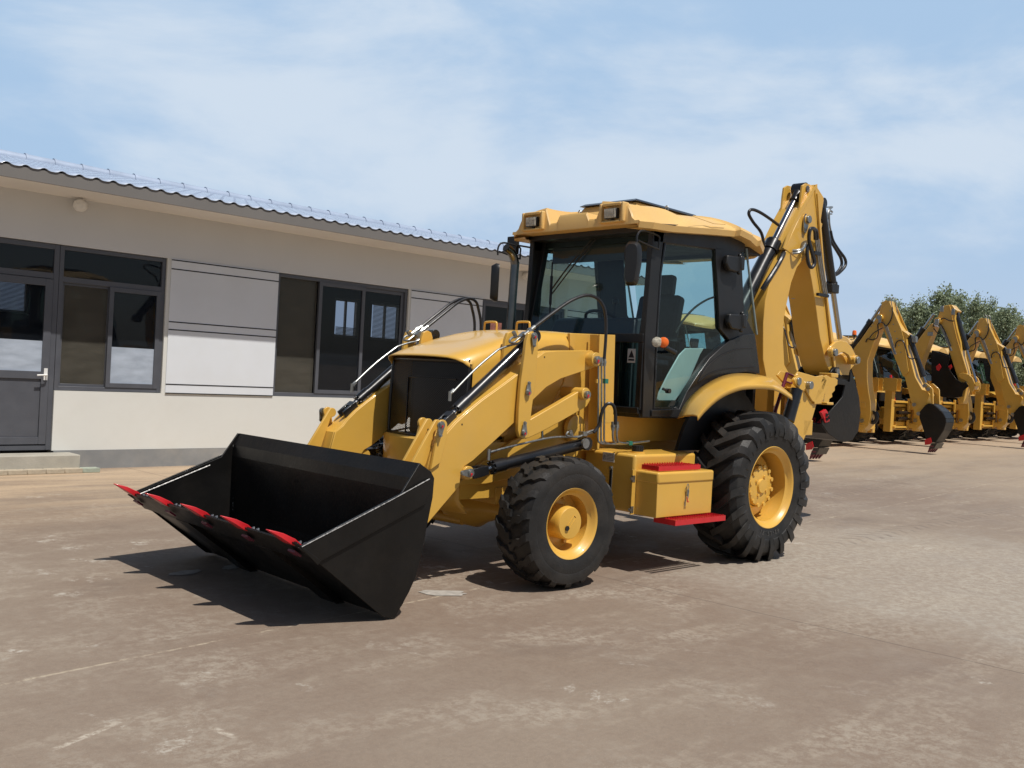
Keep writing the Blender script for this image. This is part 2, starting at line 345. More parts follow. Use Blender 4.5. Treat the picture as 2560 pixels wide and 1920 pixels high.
# ------------------------------------------------------------------ office building
BY = .02619; BD = 6.7214
bt = Vector((math.cos(BY), math.sin(BY), 0)); bn = Vector((-math.sin(BY), math.cos(BY), 0))
def bl(v, x, y, off=0):
    q = ray(v, x, y); t = ((-BD+off)-CP.dot(bn))/q.dot(bn); X = CP+q*t; return Vector((X.dot(bt), off, X.z))
M['wall'] = solid('render_white', (.66, .66, .62), .85, var=.025, scale=1.1, bump=.3, bscale=120, dust=(.55, .52, .46), dustamt=.22, spec=.3)
M['wallup'] = solid('render_eave_shade', (.62, .63, .635), .85, var=.025, scale=1.1, bump=.3, bscale=120, spec=.3)  # white wall again, darkened and cooled in colour for shade under the eaves
M['panelw'] = solid('wall_panel', (.68, .71, .745), .75, var=.03, scale=1.4, bump=.2, bscale=90, dust=(.6, .6, .57), dustamt=.2, spec=.3)
M['plinth'] = solid('plinth_grey', (.23, .235, .235), .8, var=.1, scale=3, bump=.3, bscale=60, dust=(.4, .37, .32), dustamt=.45)
M['fascia'] = solid('fascia_taupe', (.17, .16, .15), .7, var=.04, scale=2)
M['soffit'] = solid('soffit_paint', (.76, .74, .71), .8, var=.04, scale=2)
M['groove'] = solid('groove_black', (.012, .012, .013), .6)
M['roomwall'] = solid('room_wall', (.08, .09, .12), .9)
M['blind'] = solid('blind_slats', (.5, .52, .53), .6)
M['step'] = solid('step_concrete', (.36, .34, .29), .85, var=.12, scale=5, bump=.5, bscale=50, dust=(.5, .46, .36), dustamt=.4)
M['tile'] = solid('roof_tile_blue', (.36, .43, .55), .42, coat=.5, var=.08, scale=4)
bld = empty('office_building', -BD*bn, BY)
tag(bld, 'long single storey white office with dark framed windows and blue tiled roof', 'building')
X0, X1, ZB, ZT, ZC = 7.6, -7.15, .94, 2.675, 3.24   # wall span, sill, head, soffit height
TH = .2
wall = MB()
ops = [(1.548, 2.87), (-2.42, -.075), (-6.1, -4.0)]   # window openings in x
dr = (2.87, 4.1)
zones = [(X1, ops[2][0]), (ops[2][1], ops[1][0]), (ops[1][1], ops[0][0])]
MB().bb((X1, -TH, ZT), (X0, 0, ZC+.12)).build('wall', 'wallup', bld); wall.bb((X1, -TH, .225), (2.87, 0, ZB))
wall.bb((dr[1], -TH, .225), (X0, 0, ZT))
for a, b_ in zones: wall.bb((a, -TH, ZB), (b_, 0, ZT))
wall.bb((X1, -6, .225), (X1+.2, -TH, ZC)); wall.bb((X0-.2, -6, .225), (X0, -TH, ZC))
wall.build('wall', 'wall', bld)
# rear wall with openings for the far windows
rw = MB(); far = [(-5.14, -4.51, 2.0, 2.82), (-6.27, -5.45, 2.02, 2.82), (1.505, 2.35, 1.99, 2.56)]
far = [(-6.27, -5.45, 2.02, 2.82), (-5.14, -4.51, 2.02, 2.82), (1.505, 2.5, 1.99, 2.62)]
xs = [X1+.2]+[c for f_ in far for c in f_[:2]]+[X0-.2]
for i in range(0, len(xs), 2): rw.bb((xs[i], -5.2, .0), (xs[i+1], -5, ZC+.1))
for f_ in far: rw.bb((f_[0], -5.2, 0), (f_[1], -5, f_[2])); rw.bb((f_[0], -5.2, f_[3]), (f_[1], -5, ZC+.1))
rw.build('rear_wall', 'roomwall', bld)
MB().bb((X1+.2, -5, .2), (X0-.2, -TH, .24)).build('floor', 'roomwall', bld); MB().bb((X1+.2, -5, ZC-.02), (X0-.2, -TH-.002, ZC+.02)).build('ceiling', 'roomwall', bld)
for f_ in far:
    fr = MB()
    for a, b_ in (((f_[0], f_[2]), (f_[0]+.05, f_[3])), ((f_[1]-.05, f_[2]), (f_[1], f_[3])), ((f_[0], f_[3]-.05), (f_[1], f_[3])), ((f_[0], f_[2]), (f_[1], f_[2]+.05)), (((f_[0]+f_[1])/2-.02, f_[2]), ((f_[0]+f_[1])/2+.02, f_[3]))):
        fr.bb((a[0], -5.1, a[1]), (b_[0], -5.05, b_[1]))
    fo = fr.build('rear_window', 'white', bld)
    z0, z1 = f_[2]+.05, f_[3]-.05
    n = 26 if f_[0] < -5.2 or f_[0] > 0 else 6
    bm_ = MB()
    for k in range(n):
        z = z0+(k+.5)*(z1-z0)/26; bm_.box(((f_[0]+f_[1])/2, -5.03, z), (f_[1]-f_[0]-.12, .022, .006), Matrix.Rotation(rad(-35), 3, 'X'))
    bm_.build('blind', 'blind', fo)
MB().bb((X1-.01, -TH-.01, -.05), (2.85, .012, .222)).bb((4.3, -TH, -.05), (X0, .012, .222)).bb((X1-.01, -6, -.05), (X1+.2, -TH-.02, .222)).build('plinth', 'plinth', bld)
# decorative panels with black grooves
def panel(a, b_):
    p = MB().bb((a+.0, .0005, ZB), (b_, .012, ZT)).build('wall_panel', 'panelw', bld)
    g_ = MB()
    for z in (2.66, 2.545, 1.865, 1.765, 1.06, .945): g_.bb((a, .0122, z-.007), (b_, .015, z+.007))
    g_.parts('groove', 'groove', p)
panel(-.075, 1.50); panel(-4.0, -2.46); panel(X1+.02, -6.15)
def frame(mb, x0, x1, z0, z1, w, y0=-.09, y1=-.03):
    mb.bb((x0, y0, z0), (x0+w, y1, z1)).bb((x1-w, y0, z0), (x1, y1, z1)).bb((x0+w, y0+.001, z0), (x1-w, y1-.001, z0+w)).bb((x0+w, y0+.001, z1-w), (x1-w, y1-.001, z1)); return mb
def pane(x0, x1, z0, z1, y, m, par): return MB().bb((x0, y-.004, z0), (x1, y, z1)).build('pane', m, par)
# window 1 (left): transom light, fixed screen on the left, sliding sash on the right (x decreases to the right of the picture)
w1 = frame(MB(), 1.55, 2.868, .945, 2.67, .05).bb((1.6, -.088, 2.235), (2.82, -.032, 2.30)).build('window', 'frameg', bld, bev=.003)
frame(MB(), 1.60, 2.26, .995, 2.235, .055, -.06, -.02).build('sash', 'frameg', w1, bev=.002)
frame(MB(), 2.235, 2.82, .995, 2.235, .03, -.088, -.061).build('sash', 'frameg', w1, bev=.002)
pane(1.6, 2.82, 2.30, 2.62, -.06, 'glass_dark', w1); pane(1.655, 2.205, 1.5, 2.18, -.04, 'glass_dark', w1); pane(1.655, 2.205, 1.05, 1.499, -.04, 'glass_film', w1)
pane(2.265, 2.79, 1.025, 2.205, -.07, 'glass_screen', w1)
MB().bb((1.655, -.075, 1.5), (2.205, -.07, 2.18)).build('tint', M['glass_dark'], w1)
# window 2
w2 = frame(MB(), -2.42, -.077, .945, 2.67, .05).build('window', 'frameg', bld, bev=.003)
frame(MB(), -1.60, -.78, .995, 2.62, .055, -.06, -.02).build('sash', 'frameg', w2, bev=.002)
frame(MB(), -2.37, -1.555, .995, 2.62, .055, -.088, -.061).build('sash', 'frameg', w2, bev=.002)
pane(-1.545, -.835, 1.05, 2.565, -.04, 'glass_dark', w2); pane(-2.315, -1.61, 1.05, 2.565, -.075, 'glass_dark', w2); pane(-.78, -.127, .995, 2.62, -.085, 'glass_screen', w2)
# window 3
w3 = frame(MB(), -6.1, -4.0, .945, 2.67, .05).build('window', 'frameg', bld, bev=.003)
frame(MB(), -5.1, -4.05, .995, 2.62, .055, -.06, -.02).build('sash', 'frameg', w3, bev=.002)
frame(MB(), -6.05, -5.05, .995, 2.62, .055, -.088, -.061).build('sash', 'frameg', w3, bev=.002)
pane(-5.045, -4.105, 1.05, 2.565, -.04, 'glass_dark', w3); pane(-6.0, -5.1, 1.05, 2.565, -.075, 'glass_dark', w3)
MB().bb((-4.52, -.036, 2.02), (-4.25, -.034, 2.30)).build('notice', 'pink', w3, label='pink paper notice stuck on the glass')
# door
d_ = frame(MB(), 2.872, 4.1, .23, 2.67, .06).bb((2.932, -.088, 2.26), (4.04, -.032, 2.33)).build('door', 'frameg', bld, bev=.003)
lf = frame(MB(), 2.935, 4.035, .30, 2.255, .085, -.07, -.02); lf.bb((3.02, -.069, 1.07), (3.95, -.021, 1.16)); lf.bb((3.02, -.06, .385), (3.95, -.04, 1.07)).build('leaf', 'frameg', d_, bev=.003)
pane(3.02, 3.95, 1.16, 1.52, -.04, 'glass_film', d_); pane(3.02, 3.95, 1.521, 2.17, -.04, 'glass_dark', d_); pane(2.93, 4.04, 2.33, 2.61, -.05, 'glass_dark', d_)
MB().bb((2.955, -.02, 1.06), (2.995, -.008, 1.2)).tube([(2.975, -.01, 1.12), (2.975, .035, 1.12), (3.02, .045, 1.12), (3.09, .045, 1.115)], .01).build('handle', 'white', d_)
# roof: fascia, soffit, tiled slope, ridge caps
OV = .8
MB().bb((X1-.35, .0, ZC), (X0+.3, OV-.03, ZC+.02)).build('soffit', 'soffit', bld)
MB().bb((X1-.35, OV-.03, ZC-.005), (X0+.3, OV, ZC+.132)).build('fascia', 'fascia', bld)
MB().bb((X1-.35, -6, ZC+.0), (X1-.33, OV-.031, ZC+.09)).build('fascia', 'fascia', bld)
RX0, RX1 = X0+.35, X1-.42; RY0, RZ0, RY1, RZ1 = OV+.012, ZC+.125, -3.0, ZC+.88
rows = []; nx = int((RX0-RX1)/.19*8); nr = 11
for r_ in range(nr):
    for e_ in (0, 1):
        t = (r_+e_*.999)/nr; dz = .016*(1-e_)*.6
        rows.append([Vector((RX0+(RX1-RX0)*i/nx, RY0+(RY1-RY0)*t, RZ0+(RZ1-RZ0)*t+dz++.02*max(-.3, math.cos(i*2*math.pi/8)))) for i in range(nx+1)])
MB().grid(rows).build('roof', 'tile', bld, solid_=.006, ang=50)
MB().hexa([(RX0-.1, RY0-.07, ZC+.02), (RX1+.1, RY0-.07, ZC+.02), (RX1+.1, -6.9, ZC+.02), (RX0-.1, -6.9, ZC+.02)], [(RX0-.1, RY0-.07, ZC+.09), (RX1+.1, RY0-.07, ZC+.09), (RX1+.1, RY1, RZ1-.05), (RX0-.1, RY1, RZ1-.05)]).build('roof_deck', 'fascia', bld)
rc = MB(); x = RX0; k = 0
while x > RX1:
    rc.cyl((x, RY1, RZ1+.0), (x-.40, RY1, RZ1+.0), .098, .09, n=16); rc.cyl((x, RY1, RZ1+.0), (x-.03, RY1, RZ1+.0), .106, n=16); x -= .40
rc.build('ridge_cap', 'tile', bld)
# lamps under the soffit
def soffit_lamp(x, lab):
    l_ = empty('wall_lamp', -BD*bn+bt*x+bn*.10+Vector((0, 0, 3.16)), BY); tag(l_, lab, 'lamp', 'round lamps under the office eaves')
    MB().cyl((0, -.1, 0), (0, -.04, 0), .055, n=20).build('base', 'white', l_, bev=.004)
    MB().lathe([(0, .0), (.0, .05), (.03, .07), (.09, .078), (.13, .06), (.15, .0)], (-.02, -.02, -.01), (.8, .9, .0), 24).build('shade', 'white', l_)
soffit_lamp(2.70, 'white round lamp under the eaves above the left window')
soffit_lamp(-4.98, 'white round lamp under the eaves behind the exhaust pipe')
# doorstep and paving blocks
st = MB().bb((-1.0, 0, 0), (.0, .42, .205)).bb((-1.0, -.08, .02), (-.0, .0, .21)); 
st = MB().bb((2.66, .014, 0), (5.0, .34, .205)).build('doorstep', 'step', None, bev=.012); st.location = -BD*bn; st.rotation_euler = (0, 0, BY); tag(st, 'raised concrete doorstep under the office door', 'step')
M['block'] = solid('paver_block', (.42, .36, .27), .9, var=.15, scale=12, bump=.5, bscale=50); M['blockg'] = solid('paver_block_green', (.33, .37, .30), .9, var=.15, scale=12, bump=.5)
base_me = None
ORD = ['', 'second', 'third', 'fourth', 'fifth', 'sixth', 'seventh', 'eighth', 'ninth']
for k in range(9):
    if base_me is None:
        o = MB()
        zz = [Vector((s*.1+(.022 if i % 2 else 0), -.05+.1*0+y, 0)) for s, y, i in ((-1, -.06, 0), (-1, 0, 1), (-1, .06, 0), (1, .06, 0), (1, 0, 1), (1, -.06, 0))]
        o = o.plate(zz, (0, 0, .055)).build('paver_block', 'block', None, bev=.006); base_me = o
    else: o = base_me.copy(); S.collection.objects.link(o)
    if k == 0: pass
    gx = 2.56+.205*k
    o.location = -BD*bn+bt*gx+bn*(.43+random.uniform(-.006, .006)); o.rotation_euler = (0, 0, BY+random.uniform(-.03, .03))
    tag(o, 'sandy wavy edged paving block, %s from the right end of the row against the doorstep' % ORD[k], 'paving block', 'paving blocks laid along the doorstep')
    if k == 0:
        o.data = o.data.copy(); o.data.materials[0] = M['blockg']; o['label'] = 'greenish paving block at the right end of the row by the doorstep'
        base_me = None
# ------------------------------------------------------------------ trees beyond the yard
def leafmat(name, c):
    m, t, b = mat(name); N = t.nodes.new; K = t.links.new
    oi = N('ShaderNodeNewGeometry'); rr = N('ShaderNodeMapRange'); rr.inputs[3].default_value = .6; rr.inputs[4].default_value = 1.5; K(oi.outputs['Random Per Island'], rr.inputs[0])
    mul = N('ShaderNodeVectorMath'); mul.operation = 'MULTIPLY'; mul.inputs[0].default_value = c; K(rr.outputs[0], mul.inputs[1]); K(mul.outputs[0], b.inputs['Base Color'])
    pset(b, rough=.55, spec=.5)
    tl = N('ShaderNodeBsdfTranslucent'); K(mul.outputs[0], tl.inputs[0]); ms = N('ShaderNodeMixShader'); ms.inputs[0].default_value = .3
    K(b.outputs[0], ms.inputs[1]); K(tl.outputs[0], ms.inputs[2]); K(ms.outputs[0], t.nodes['Material Output'].inputs[0]); return m
M['leaf'] = leafmat('poplar_leaf', (.27, .325, .20)); M['bark'] = solid('bark', (.16, .13, .1), .9, bump=.5)
def tree_parts(seed, H=7.5, Wd=1.15):
    rnd = random.Random(seed); tr = MB(); lv = MB(); tips = []
    trunk = [Vector((.12*math.sin(z*.8+seed), .1*math.cos(z*.7+seed), z)) for z in [H*i/8 for i in range(9)]]
    for i in range(8): tr.cyl(trunk[i], trunk[i+1], .15*(1-i/9), .15*(1-(i+1)/9), n=8)
    for k in range(60):
        z = H*(.16+.8*(k/60)); a = k*2.4+rnd.random(); i = min(7, int(z/H*8)); b0 = trunk[i].lerp(trunk[i+1], z/H*8-i)
        ln = Wd*(.28+.85*math.sin(math.pi*min(1, (1.04-z/H)*1.1))**1.3)*rnd.uniform(.55, 1.15); d = Vector((math.cos(a), math.sin(a), rnd.uniform(.5, 1.3))).normalized()
        e_ = b0+d*ln; tr.cyl(b0, e_, .035, .01, n=5)
        for q in range(7): tips.append((b0.lerp(e_, rnd.uniform(.35, 1.08))+Vector((rnd.gauss(0, .16), rnd.gauss(0, .16), rnd.gauss(0, .2))), rnd.uniform(.15, .36)))
    for c, r_ in tips:
        for q in range(26):
            p = c+Vector((rnd.gauss(0, 1), rnd.gauss(0, 1), rnd.gauss(0, 1.15)))*r_*.6
            n_ = Vector((rnd.gauss(0, 1), rnd.gauss(0, 1), rnd.gauss(0, 1)+.4)).normalized(); x_ = n_.orthogonal().normalized(); y_ = n_.cross(x_); s_ = rnd.uniform(.045, .085)
            lv.add([p-x_*s_, p-y_*s_*.8, p+x_*s_, p+y_*s_*.8], [(0, 1, 2, 3)])
    return tr, lv
protos = []
for sd in (1, 2, 3):
    tr, lv = tree_parts(sd); a_ = empty('poplar_tree'); tr.build('trunk', 'bark', a_); lv.build('crown', 'leaf', a_, ang=180); protos.append(a_)
used = set()
def tree_at(i, px_, dist, topy, lab, wd=1.0):
    q = ray('X', px_, 1080); q2 = Vector((q.x, q.y, 0)).normalized(); base = CP+q2*dist; base.z = gz(base.x)
    qt = ray('X', px_, topy); h = CP.z+qt.z/math.hypot(qt.x, qt.y)*dist-gz(base.x)
    p = protos[i % 3]
    if i % 3 in used:
        r_ = p.copy(); S.collection.objects.link(r_)
        for c in kids(p):
            c2 = c.copy(); S.collection.objects.link(c2); c2.parent = r_
    else: r_ = p; used.add(i % 3)
    s_ = h/8.15; r_.scale = (s_*wd, s_*wd, s_); r_.location = base; r_.rotation_euler = (0, 0, i*1.7)
    tag(r_, lab, 'tree', 'poplar trees beyond the parked machines')
TL = ['leafy poplar furthest left of the row of trees, above the cab with the beacon', 'poplar just behind the peak of the nearest row boom', 'tallest poplar in the middle of the trees, with a thin airy top',
 'poplar right of the tall airy one, behind the curled bucket machine', 'narrow poplar between the second and third boom peaks', 'bushy poplar behind the third boom peak', 'poplar near the right edge of the photo', 'lower poplar cut by the right edge of the photo',
 'small low tree at the left end beside the orange beacon', 'dark poplar filling in behind the others on the right', 'poplar behind the gap right of the nearest boom peak',
 'short poplar second from the left end of the trees', 'poplar left of the nearest row boom peak, farther back', 'thin poplar just inside the right edge of the photo']
for i, (a_, b_, c_, w_) in enumerate([(2205, 47, 725, 1.0), (2272, 50, 735, 1.0), (2335, 50, 703, 1.05), (2378, 54, 712, .9), (2420, 50, 728, .9), (2447, 52, 738, .9), (2505, 50, 748, 1.0), (2556, 52, 795, 1.0), (2172, 60, 812, 1.1), (2478, 62, 760, 1.1), (2305, 60, 750, 1.0), (2190, 56, 775, 1.0), (2240, 57, 748, .9), (2532, 56, 775, .9)]):
    tree_at(i, a_, b_, c_, TL[i], w_*.84)
# ------------------------------------------------------------------ materials of the machines
def mesh_mat():
    m, t, b = mat('grille_mesh'); N = t.nodes.new; K = t.links.new
    b.inputs['Base Color'].default_value = (.02, .02, .022, 1); pset(b, rough=.35, metal=.4)
    tcn = N('ShaderNodeTexCoord'); sp = N('ShaderNodeSeparateXYZ'); K(tcn.outputs['Object'], sp.inputs[0])
    def sn(o, f):
        a = N('ShaderNodeMath'); a.operation = 'MULTIPLY'; a.inputs[1].default_value = f; K(o, a.inputs[0]); s_ = N('ShaderNodeMath'); s_.operation = 'SINE'; K(a.outputs[0], s_.inputs[0]); return s_.outputs[0]
    y = sn(sp.outputs[1], 2*math.pi/.017); z = sn(sp.outputs[2], 2*math.pi/.017)
    mu = N('ShaderNodeMath'); mu.operation = 'MULTIPLY'; K(y, mu.inputs[0]); K(z, mu.inputs[1])
    gt = N('ShaderNodeMath'); gt.operation = 'GREATER_THAN'; gt.inputs[1].default_value = .12; K(mu.outputs[0], gt.inputs[0])
    tr = N('ShaderNodeBsdfTransparent'); ms = N('ShaderNodeMixShader'); K(gt.outputs[0], ms.inputs[0]); K(b.outputs[0], ms.inputs[1]); K(tr.outputs[0], ms.inputs[2]); K(ms.outputs[0], t.nodes['Material Output'].inputs[0]); return m
M['mesh'] = mesh_mat()
M['core'] = solid('radiator_core', (.06, .06, .065), .6, var=.3, scale=50)
ML = empty('backhoe_loader')
tag(ML, 'shiny yellow backhoe loader with its black front bucket tilted on the ground, nearest the camera', 'backhoe loader', 'yellow backhoe loaders on the yard')
# ---------------------------------------------------------------- wheels
def wheel(cu, cv, cz, R, hw, rimr, n, prof, lugs, hubf, stz=0, mirror=False, parent=None):
    """wheel around an axis along v; axial coordinate is measured outward from the tyre's centre plane"""
    sgn = -1 if mirror else 1
    rot = Matrix.Rotation(stz*sgn, 3, 'Z'); c = Vector((cu, cv*sgn, cz)); ax = rot@Vector((0, sgn, 0)); fx = rot@Vector((1, 0, 0))
    P = lambda a, r, th: c+ax*a+fx*(r*math.cos(th))+Vector((0, 0, r*math.sin(th)))
    def lt(pr, m=72):
        o = MB(); k = len(pr); vs = [P(a, r, t*2*math.pi/m) for t in range(m) for a, r in pr]
        o.add(vs, [(t*k+i, t*k+i+1, ((t+1) % m)*k+i+1, ((t+1) % m)*k+i) for t in range(m) for i in range(k-1)]); return o
    ty = lt(prof)
    for s2 in (1, -1):
        for i in range(n):
            t0 = (i+(0 if s2 > 0 else .5))*2*math.pi/n; ring = []
            for (a, ro, ri, dt, ha) in lugs:
                ring.append([P(a*s2, ri, t0+dt-ha*1.25), P(a*s2, ro, t0+dt-ha), P(a*s2, ro, t0+dt+ha), P(a*s2, ri, t0+dt+ha*1.25)])
            m_ = len(ring); vs = [p for r_ in ring for p in r_]
            ty.add(vs, [(k*4+j, k*4+j+1, k*4+4+j+1, k*4+4+j) for k in range(m_-1) for j in range(3)]+[(0, 1, 2, 3), (m_*4-1, m_*4-2, m_*4-3, m_*4-4)])
    w = ty.build('wheel', 'rubber', parent, ang=28)
    fl = hw   # rim flange position
    rim = lt([(fl-.30, rimr-.03), (fl-.045, rimr-.045), (fl-.03, rimr-.02), (fl-.008, rimr-.012), (fl, rimr), (fl+.004, rimr+.006), (fl-.004, rimr+.016), (fl-.03, rimr+.016)])
    rim.build('rim', 'yellow', w, ang=40)
    return w, lt, P
def front_wheel(mirror):
    prof = [(-.152, .238), (-.162, .27), (-.168, .33), (-.162, .392), (-.155, .402), (-.135, .415), (-.07, .423), (0, .425), (.07, .423), (.135, .415), (.155, .404), (.160, .4035), (.1625, .397), (.168, .345), (.1655, .335), (.167, .329), (.162, .27), (.152, .238)]
    lugs = [(-.010, .446, .41, .0, .052), (.02, .447, .41, .0, .055), (.045, .447, .41, .075, .055), (.075, .446, .41, .105, .055), (.10, .444, .405, .10, .058), (.13, .438, .40, .17, .06), (.152, .424, .39, .195, .062), (.1615, .405, .385, .20, .062), (.160, .392, .38, .205, .06)]
    w, lt, P = wheel(2.274, .92, .446, .447, .15, .234, 18, prof, lugs, 0, -.042, mirror, ML)
    hub = lt([(-.1, .116), (.02, .118), (.09, .114), (.12, .111), (.131, .103), (.134, .0)], 40)
    hub.build('hub', 'yellow', w, ang=35)
    d = lt([(-.01, .20), (-.01, .0)], 40); d.build('rim_disc', 'yellow', w)
    b_ = MB()
    for k in range(8):
        a_ = k*math.pi/4+.3; b_.cyl(P(-.01, .165, a_), P(.014, .165, a_), .014, n=6)
    b_.parts('wheel_nut', 'yellow', w)
    if not mirror:
        MB().cyl(P(.134, .045, -.75), P(.142, .045, -.75), .017, n=16).build('drain_plug', 'black', w)
        x_ = MB(); q0, q1 = P(.1345, .06, 2.3), P(.1345, .03, -.9); d0 = (q1-q0).normalized(); sd = d0.cross(Vector((0, 1, 0)))*.013
        for s_ in (-1, 1): x_.cyl(q0+sd*s_, q1+sd*s_, .0022, n=6)
        x_.cyl(q0-sd, q0+sd, .0022, n=6); x_.build('hub_mark', 'yellow', w)
    return w
def rear_wheel(mirror):
    prof = [(-.20, .335), (-.215, .40), (-.222, .43), (-.228, .475), (-.215, .53), (-.17, .568), (-.08, .578), (0, .58), (.08, .578), (.17, .568), (.215, .53), (.228, .475), (.224, .432), (.218, .425), (.212, .39), (.20, .335)]
    lugs = [(-.03, .622, .57, -.03, .05), (.04, .622, .57, .04, .05), (.10, .621, .565, .10, .05), (.165, .617, .555, .19, .052), (.205, .60, .53, .26, .054), (.226, .55, .50, .29, .056), (.236, .49, .46, .30, .058), (.226, .438, .42, .305, .05)]
    w, lt, P = wheel(0, .98, .612, .622, .20, .33, 20, prof, lugs, 0, 0, mirror, ML)
    lt([(-.12, .30), (.02, .26), (.035, .19), (.06, .175)], 48).build('rim_disc', 'yellow', w)
    lt([(-.05, .165), (.085, .168), (.097, .165), (.1, .158), (.1, .06), (.118, .055), (.12, .0)], 48).build('hub', 'yellow', w, ang=35)
    b_ = MB()
    for k in range(12):
        a_ = k*math.pi/6+.2; b_.cyl(P(.095, .16, a_), P(.11, .16, a_), .018, n=10)
    for k in range(4):
        a_ = k*math.pi/2+.5; b_.cyl(P(.095, .085, a_), P(.112, .085, a_), .013, n=6)
    b_.parts('wheel_nut', 'yellow', w)
    MB().cyl(P(.02, .25, -.95), P(.06, .262, -.95), .03, .03, n=8).build('valve', 'black', w)
    return w
for mm in (False, True): front_wheel(mm); rear_wheel(mm)
# sidewall lettering on the rear tyre: 17.5L-24
def letters(txt, wpos, r, a0, size, par, hw_):
    cu, cv, cz = wpos; da = size*.72/r
    for i, ch in enumerate(txt):
        cd = bpy.data.curves.new('tyre_lettering', 'FONT'); cd.body = ch; cd.size = size; cd.extrude = .0015; cd.align_x = 'CENTER'; cd.align_y = 'CENTER'
        tmp = bpy.data.objects.new('t', cd); S.collection.objects.link(tmp)
        me = bpy.data.meshes.new_from_object(tmp); bpy.data.objects.remove(tmp)
        a_ = a0+i*da
        pos = Vector((cu+r*math.cos(a_), cv+hw_, cz+r*math.sin(a_)))
        # glyph x runs clockwise as seen from outside (+v); glyph up points outward
        up = Vector((math.cos(a_), 0, math.sin(a_))); xx = up.cross(Vector((0, 1, 0)))*1; zz = Vector((0, 1, 0))
        me.transform(Matrix(((xx.x, up.x, zz.x, pos.x), (xx.y, up.y, zz.y, pos.y), (xx.z, up.z, zz.z, pos.z), (0, 0, 0, 1))))
        me.materials.append(M['rubber2']); yield me
M['rubber2'] = solid('tyre_lettering', (.075, .072, .068), .6)
def joined_letters(name, txt, wpos, r, a0, size, par, hw_):
    mb = MB()
    for me in letters(txt, wpos, r, a0, size, par, hw_):
        mb.add([v.co for v in me.vertices], [tuple(p.vertices) for p in me.polygons]); bpy.data.meshes.remove(me)
    o = mb.build(name, 'rubber2', par, ang=30); return o
rw_ = [c for c in kids(ML) if c.name.startswith('wheel')][1]
joined_letters('lettering', '42-L5.71', (0, .98, .612), .378, math.radians(252), .052, rw_, .213)
# ---------------------------------------------------------------- loader bucket
bk = MB(); shell = [(3.61, .885), (3.655, .80), (3.66, .72), (3.64, .45), (3.63, .30), (3.645, .18), (3.69, .08), (3.76, .02), (4.40, .492)]
for a in range(len(shell)-1):
    (u0, z0), (u1, z1) = shell[a], shell[a+1]
    d = Vector((u1-u0, z1-z0)).normalized(); nn = Vector((-d.y, d.x))*-.012
    bk.plate([Vector((u0, -1.07, z0)), Vector((u1, -1.07, z1)), Vector((u1+nn.x, -1.07, z1+nn.y)), Vector((u0+nn.x, -1.07, z0+nn.y))], (0, 2.14, 0))
bucket = bk.build('loader_bucket', 'bucket', ML, ang=50)
sp_ = poly(1.082, 1, 'A', (1215, 908), (1850, 578), (1965, 388), (2035, 440), (2055, 480), (2045, 600), (2005, 800), (1985, 920), (1940, 1090), (1900, 1180), (1812, 1340), (1740, 1335), (1400, 1050), (1345, 1005))
both(MB().plate(sp_, (0, -.014, 0)), 'side_plate', 'bucket', bucket, bev=.003)
st_ = poly(1.098, 1, 'A', (1215, 908), (2030, 483), (2048, 505), (2000, 640), (1370, 985), (1345, 1005))
both(MB().plate(st_, (0, -.0155, 0)), 'side_edge', 'bucket', bucket, bev=.003)
rl = [Vector((p.x, 1.10, p.z+.002)) for p in (onv('A', 1240, 905, 1.1), onv('A', 1500, 770, 1.1), onv('A', 1800, 612, 1.1), onv('A', 2025, 487, 1.1))]
rndw = random.Random(4)
def bead(pts, r):
    mb = MB(); 
    for a, b_ in zip(pts, pts[1:]):
        n_ = int((b_-a).length/.012)+1
        for k in range(n_):
            p0 = a.lerp(b_, k/n_); p1 = a.lerp(b_, (k+1)/n_); mb.cyl(p0, p1, r*rndw.uniform(.6, 1.3), r*rndw.uniform(.6, 1.3), n=6)
    return mb
both(bead(rl, .0028), 'weld_seam', 'weld', bucket)
both(bead([Vector((4.33, 1.066, .47)), Vector((3.83, 1.066, .655))], .0045), 'weld_seam', 'weld', bucket)
MB().add([], []); both(bead([Vector((3.655, 1.066, .80)), Vector((3.63, 1.066, .32))], .0025), 'weld_seam', 'weld', bucket)
fd = Vector((.80, 0, .59)).normalized(); fn = Vector((-fd.z, 0, fd.x))
eb = Vector((4.40, 0, .485))
ce = MB()
a0 = eb-fd*.17; ce.plate([Vector((a0.x, -1.10, a0.z)), Vector((eb.x+.012, -1.10, eb.z+.006)), Vector((eb.x+.012, -1.10, eb.z+.006))-fn*.006, Vector((a0.x, -1.10, a0.z))-fn*.028], (0, 2.2, 0))
ce.build('cutting_edge', 'bucket', bucket, bev=.002)
for v_ in (-.52, .52):
    w_ = MB(); pts = [eb-fd*.17, eb-fd*.5, Vector((3.80, 0, .035)), Vector((3.76, 0, .0)), Vector((3.82, 0, .0)), eb-fd*.5-fn*.035, eb-fd*.17-fn*.03]
    w_.plate([Vector((p.x, v_-.09, p.z)) for p in pts], (0, .18, 0)); w_.build('wear_strip', 'bucket', bucket)
